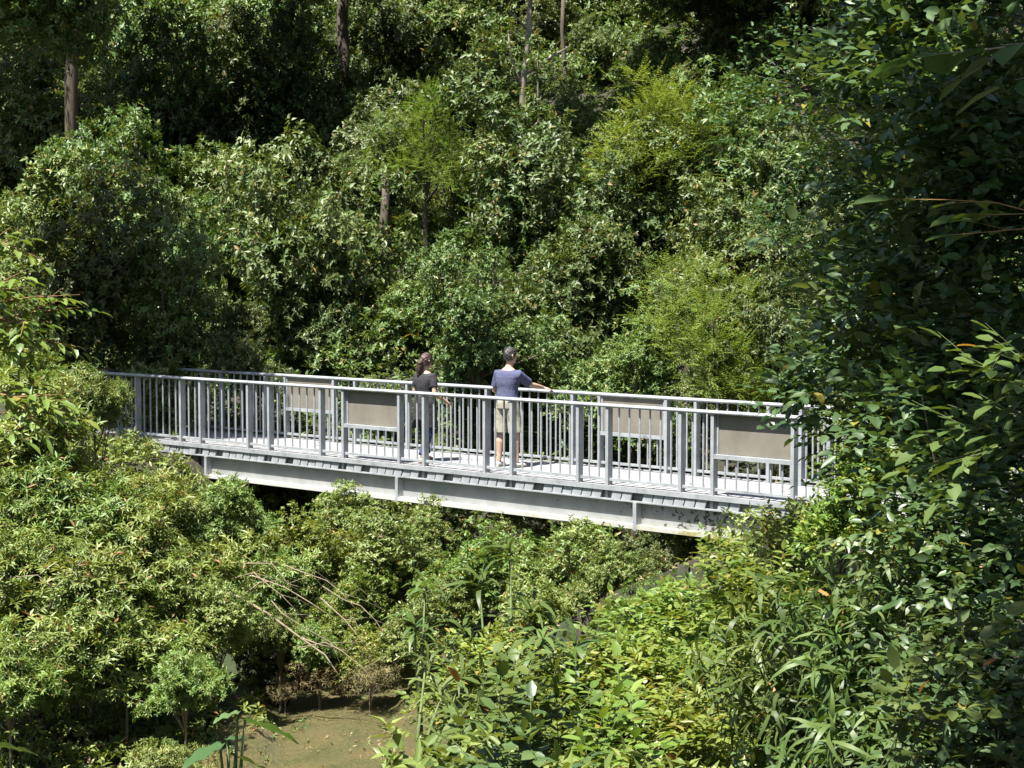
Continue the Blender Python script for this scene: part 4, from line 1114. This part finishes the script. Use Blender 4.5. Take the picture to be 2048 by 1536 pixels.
for q, (x0, y0, x1, y1, z0) in enumerate(((440, 1120, 640, 1190, 24.7), (470, 1150, 600, 1240, 24.3), (560, 1140, 720, 1230, 24.4), (640, 1180, 780, 1300, 24.0), (600, 1290, 760, 1380, 23.7), (540, 1210, 690, 1350, 23.9))):
    lab = ('fine bare twig arching highest above the fallen branches', 'fine bare twig along the left of the long fallen branch', 'fine bare twig above the leaning twig', 'fine bare twig farthest right of the fallen branches', 'fine bare twig lying lowest over the creek bank', 'fine bare twig beside the foot of the long fallen branch')[q]
    pts = [(x0 + (x1-x0)*f + trng.uniform(-14, 14), y0 + (y1-y0)*f*f + trng.uniform(-12, 12), z0 - .3*f) for f in (0, .25, .5, .75, 1)]
    subs = [([pts[n], (pts[n][0] + trng.uniform(25, 60), pts[n][1] + trng.uniform(-25, 20), z0), (pts[n][0] + trng.uniform(65, 110), pts[n][1] + trng.uniform(-30, 45), z0)], .0042) for n in (1, 3)]
    fallen(lab, [(pts, .0085)] + subs)
fallen('forked pale branch bare of leaves in the left shrubs', [([(95, 1230, 23.0), (110, 1180, 23.0), (130, 1150, 23.0), (170, 1120, 23.0)], .018), ([(110, 1180, 23.0), (75, 1150, 23.0), (20, 1155, 23)], .010), ([(180, 1230, 23.0), (215, 1270, 22.8)], .012)])
for px, py, dz, r, lab in ((640, 1345, 25.2, .42, 'dry brown brush heaped under the long fallen branch'), (740, 1350, 24.2, .36, 'dry brown brush at the right of the creek bank'), (570, 1375, 25.2, .26, 'dry leaf litter on the left edge of the creek bank')):
    plant('dry_brush', lab, 'brush', px, py, dz, r, 'dead0', 'dry brush by the creek', base_r=.012, limbs=8, crown='foliage', stem='stem', bark=M_TWIG)

def stone(label, px, py, size, seed):
    rng = np.random.default_rng(seed)
    # where the view ray meets the ground
    lo = None
    for d in np.arange(15, 34, .05):
        p = at(px, py, d)
        if p.z < gz(p.x, p.y) + .05: lo = p; break
    p = lo or at(px, py, 24)
    bm = bmesh.new(); bmesh.ops.create_icosphere(bm, subdivisions=2, radius=1)
    sc = np.array([1, .8, .5])*size*rng.uniform(.8, 1.2, 3)
    for v in bm.verts:
        n = 1 + .18*math.sin(v.co.x*4 + seed) * math.cos(v.co.y*3.3 + seed*2) + .1*math.sin(v.co.z*6 + seed)
        v.co = Vector((v.co.x*sc[0], v.co.y*sc[1], v.co.z*sc[2]))*n
    me = bpy.data.meshes.new('stone'); bm.to_mesh(me); bm.free(); me.materials.append(M_STONE)
    o = link('stone', me, None, p); tag(o, label, 'stone', 'stones in the creek')
for i, (px, py, sz, lab) in enumerate(((658, 1462, .10, 'palest stone in the middle of the creek bank'), (640, 1418, .06, 'small pale stone above the palest one'), (590, 1400, .10, 'stone on the left of the creek bank'),
        (700, 1430, .07, 'stone on the right of the creek bank'), (560, 1360, .09, 'uppermost stone of the creek bank'), (620, 1510, .12, 'stone at the bottom edge of the creek'), (510, 1475, .05, 'small stone in the dark water'))):
    stone(lab, px, py, sz, i + 3)

# ------------------------------------------------------------------ ground cover
def cover(name, label, n, region, L, Wd, mat, seed, mode='rosette', k=6, hgt=.5, keep=None, templ='diamond'):
    rng = np.random.default_rng(seed)
    x = rng.uniform(region[0], region[1], n); y = rng.uniform(region[2], region[3], n)
    s_, v_ = sv(x, y)
    m = np.abs(x) < (.31*y + 1.5)
    m &= ~((np.abs(v_ - .9) < 1.3) & (s_ > 6.5)) & ~((np.abs(v_ - .9) < 1.5) & (s_ < -4.5))
    m &= np.abs(s_ - creek_s(v_)) > 1.45
    if keep is not None: m &= keep(x, y, s_, v_)
    x, y = x[m], y[m]
    h = hgt*rng.uniform(0, 1, len(x))*(.4 + .6*np.abs(np.sin(x*.9 + 1.3*np.sin(y*.6))*np.cos(y*.8)))
    S = np.stack([x, y, ground(x, y) + h], -1)
    O = np.array([0, 0, .8]) + rng.normal(0, .5, (len(x), 3))
    V, T, t = sprays(rng, S, O, k, mode, L, Wd, .06, .2, .6, .35, templ)
    o = link(name, mesh_tris(name, V, T, mat, t)); tag(o, label, 'undergrowth', kind='stuff')
cover('undergrowth', 'leafy undergrowth covering the far slope between the trees', 50000, (-18, 18, 29, 62), .16, .07, M_LEAF, 1, hgt=1.5, keep=lambda x, y, s, v: v > 3.2)
cover('ground_cover', 'low leafy growth on the banks of the gorge', 36000, (-9, 8, 8, 33), .12, .045, M_LANCE, 2, hgt=.6, keep=lambda x, y, s, v: (v < 3.4) & ~((np.abs(s + 3.2) < 2.0) & (v > -2.5)) & ~((x < -.25*y*.28) & (y < 19)))
cover('leaf_litter', 'dry leaf litter on the gorge floor', 5000, (-7, 6, 14, 30), .08, .03, M_DEAD, 3, k=3, hgt=.03, keep=lambda x, y, s, v: v < 3.4)

def bank_litter(name, label, n, L, Wd, mat, seed, k, templ='diamond', lo=.0):
    rng = np.random.default_rng(seed)
    x = rng.uniform(-7, 2, n); y = rng.uniform(18, 28, n)
    d = creek_d(x, y); z = strip_fn(x, y)
    m = (d < 1.9) & (d > lo) & (z > BED + .085) & (np.sin(x*3.1 + 2*np.sin(y*2.3)) + rng.normal(0, .5, n) > .1)
    S = np.stack([x, y, z + .01], -1)[m]
    O = np.array([0, 0, .6]) + rng.normal(0, .6, (len(S), 3))
    V, T, t = sprays(rng, S, O, k, 'rosette', L, Wd, .02, .1, .6, .4, templ)
    tag(link(name, mesh_tris(name, V, T, mat, t)), label, 'litter', kind='stuff')
bank_litter('bank_litter', 'dry leaves and twigs strewn on the creek bank', 2600, .07, .022, M_DEAD, 5, 2)
bank_litter('bank_moss', 'small green tufts on the creek bank', 2600, .05, .02, M_LANCE, 6, 5, lo=.5)

# last cover: a shrub over the far landing, dry leaves on the deck
plant('leafy_shrub', 'leafy shrub that hides the last posts of the far landing', 'shrub', 185, 790, 28.2, .6, 'lance2', GS, base_r=.025, limbs=16, crown='foliage', stem='stem', sq=.9, bark=M_TWIG)
rng_d = np.random.default_rng(12)
nd = 150
S_d = np.stack([rng_d.uniform(-10, 8, nd), W*rng_d.beta(.6, .6, nd), np.full(nd, .008)], -1)
V_d, T_d, t_d = sprays(rng_d, S_d, np.array([0, 0, .25]) + rng_d.normal(0, .6, (nd, 3))*np.array([1, 1, .1]), 1, 'rosette', .075, .03, .01, .0, .9, .15, 'diamond')
V_d[:, 2] = np.clip(V_d[:, 2], .006, .03)
dl = link('deck_litter', mesh_tris('deck_litter', V_d, T_d, M_DEAD, t_d), None, bridge.location); dl.rotation_euler = bridge.rotation_euler
tag(dl, 'dry leaves scattered on the bridge deck', 'litter', kind='stuff')
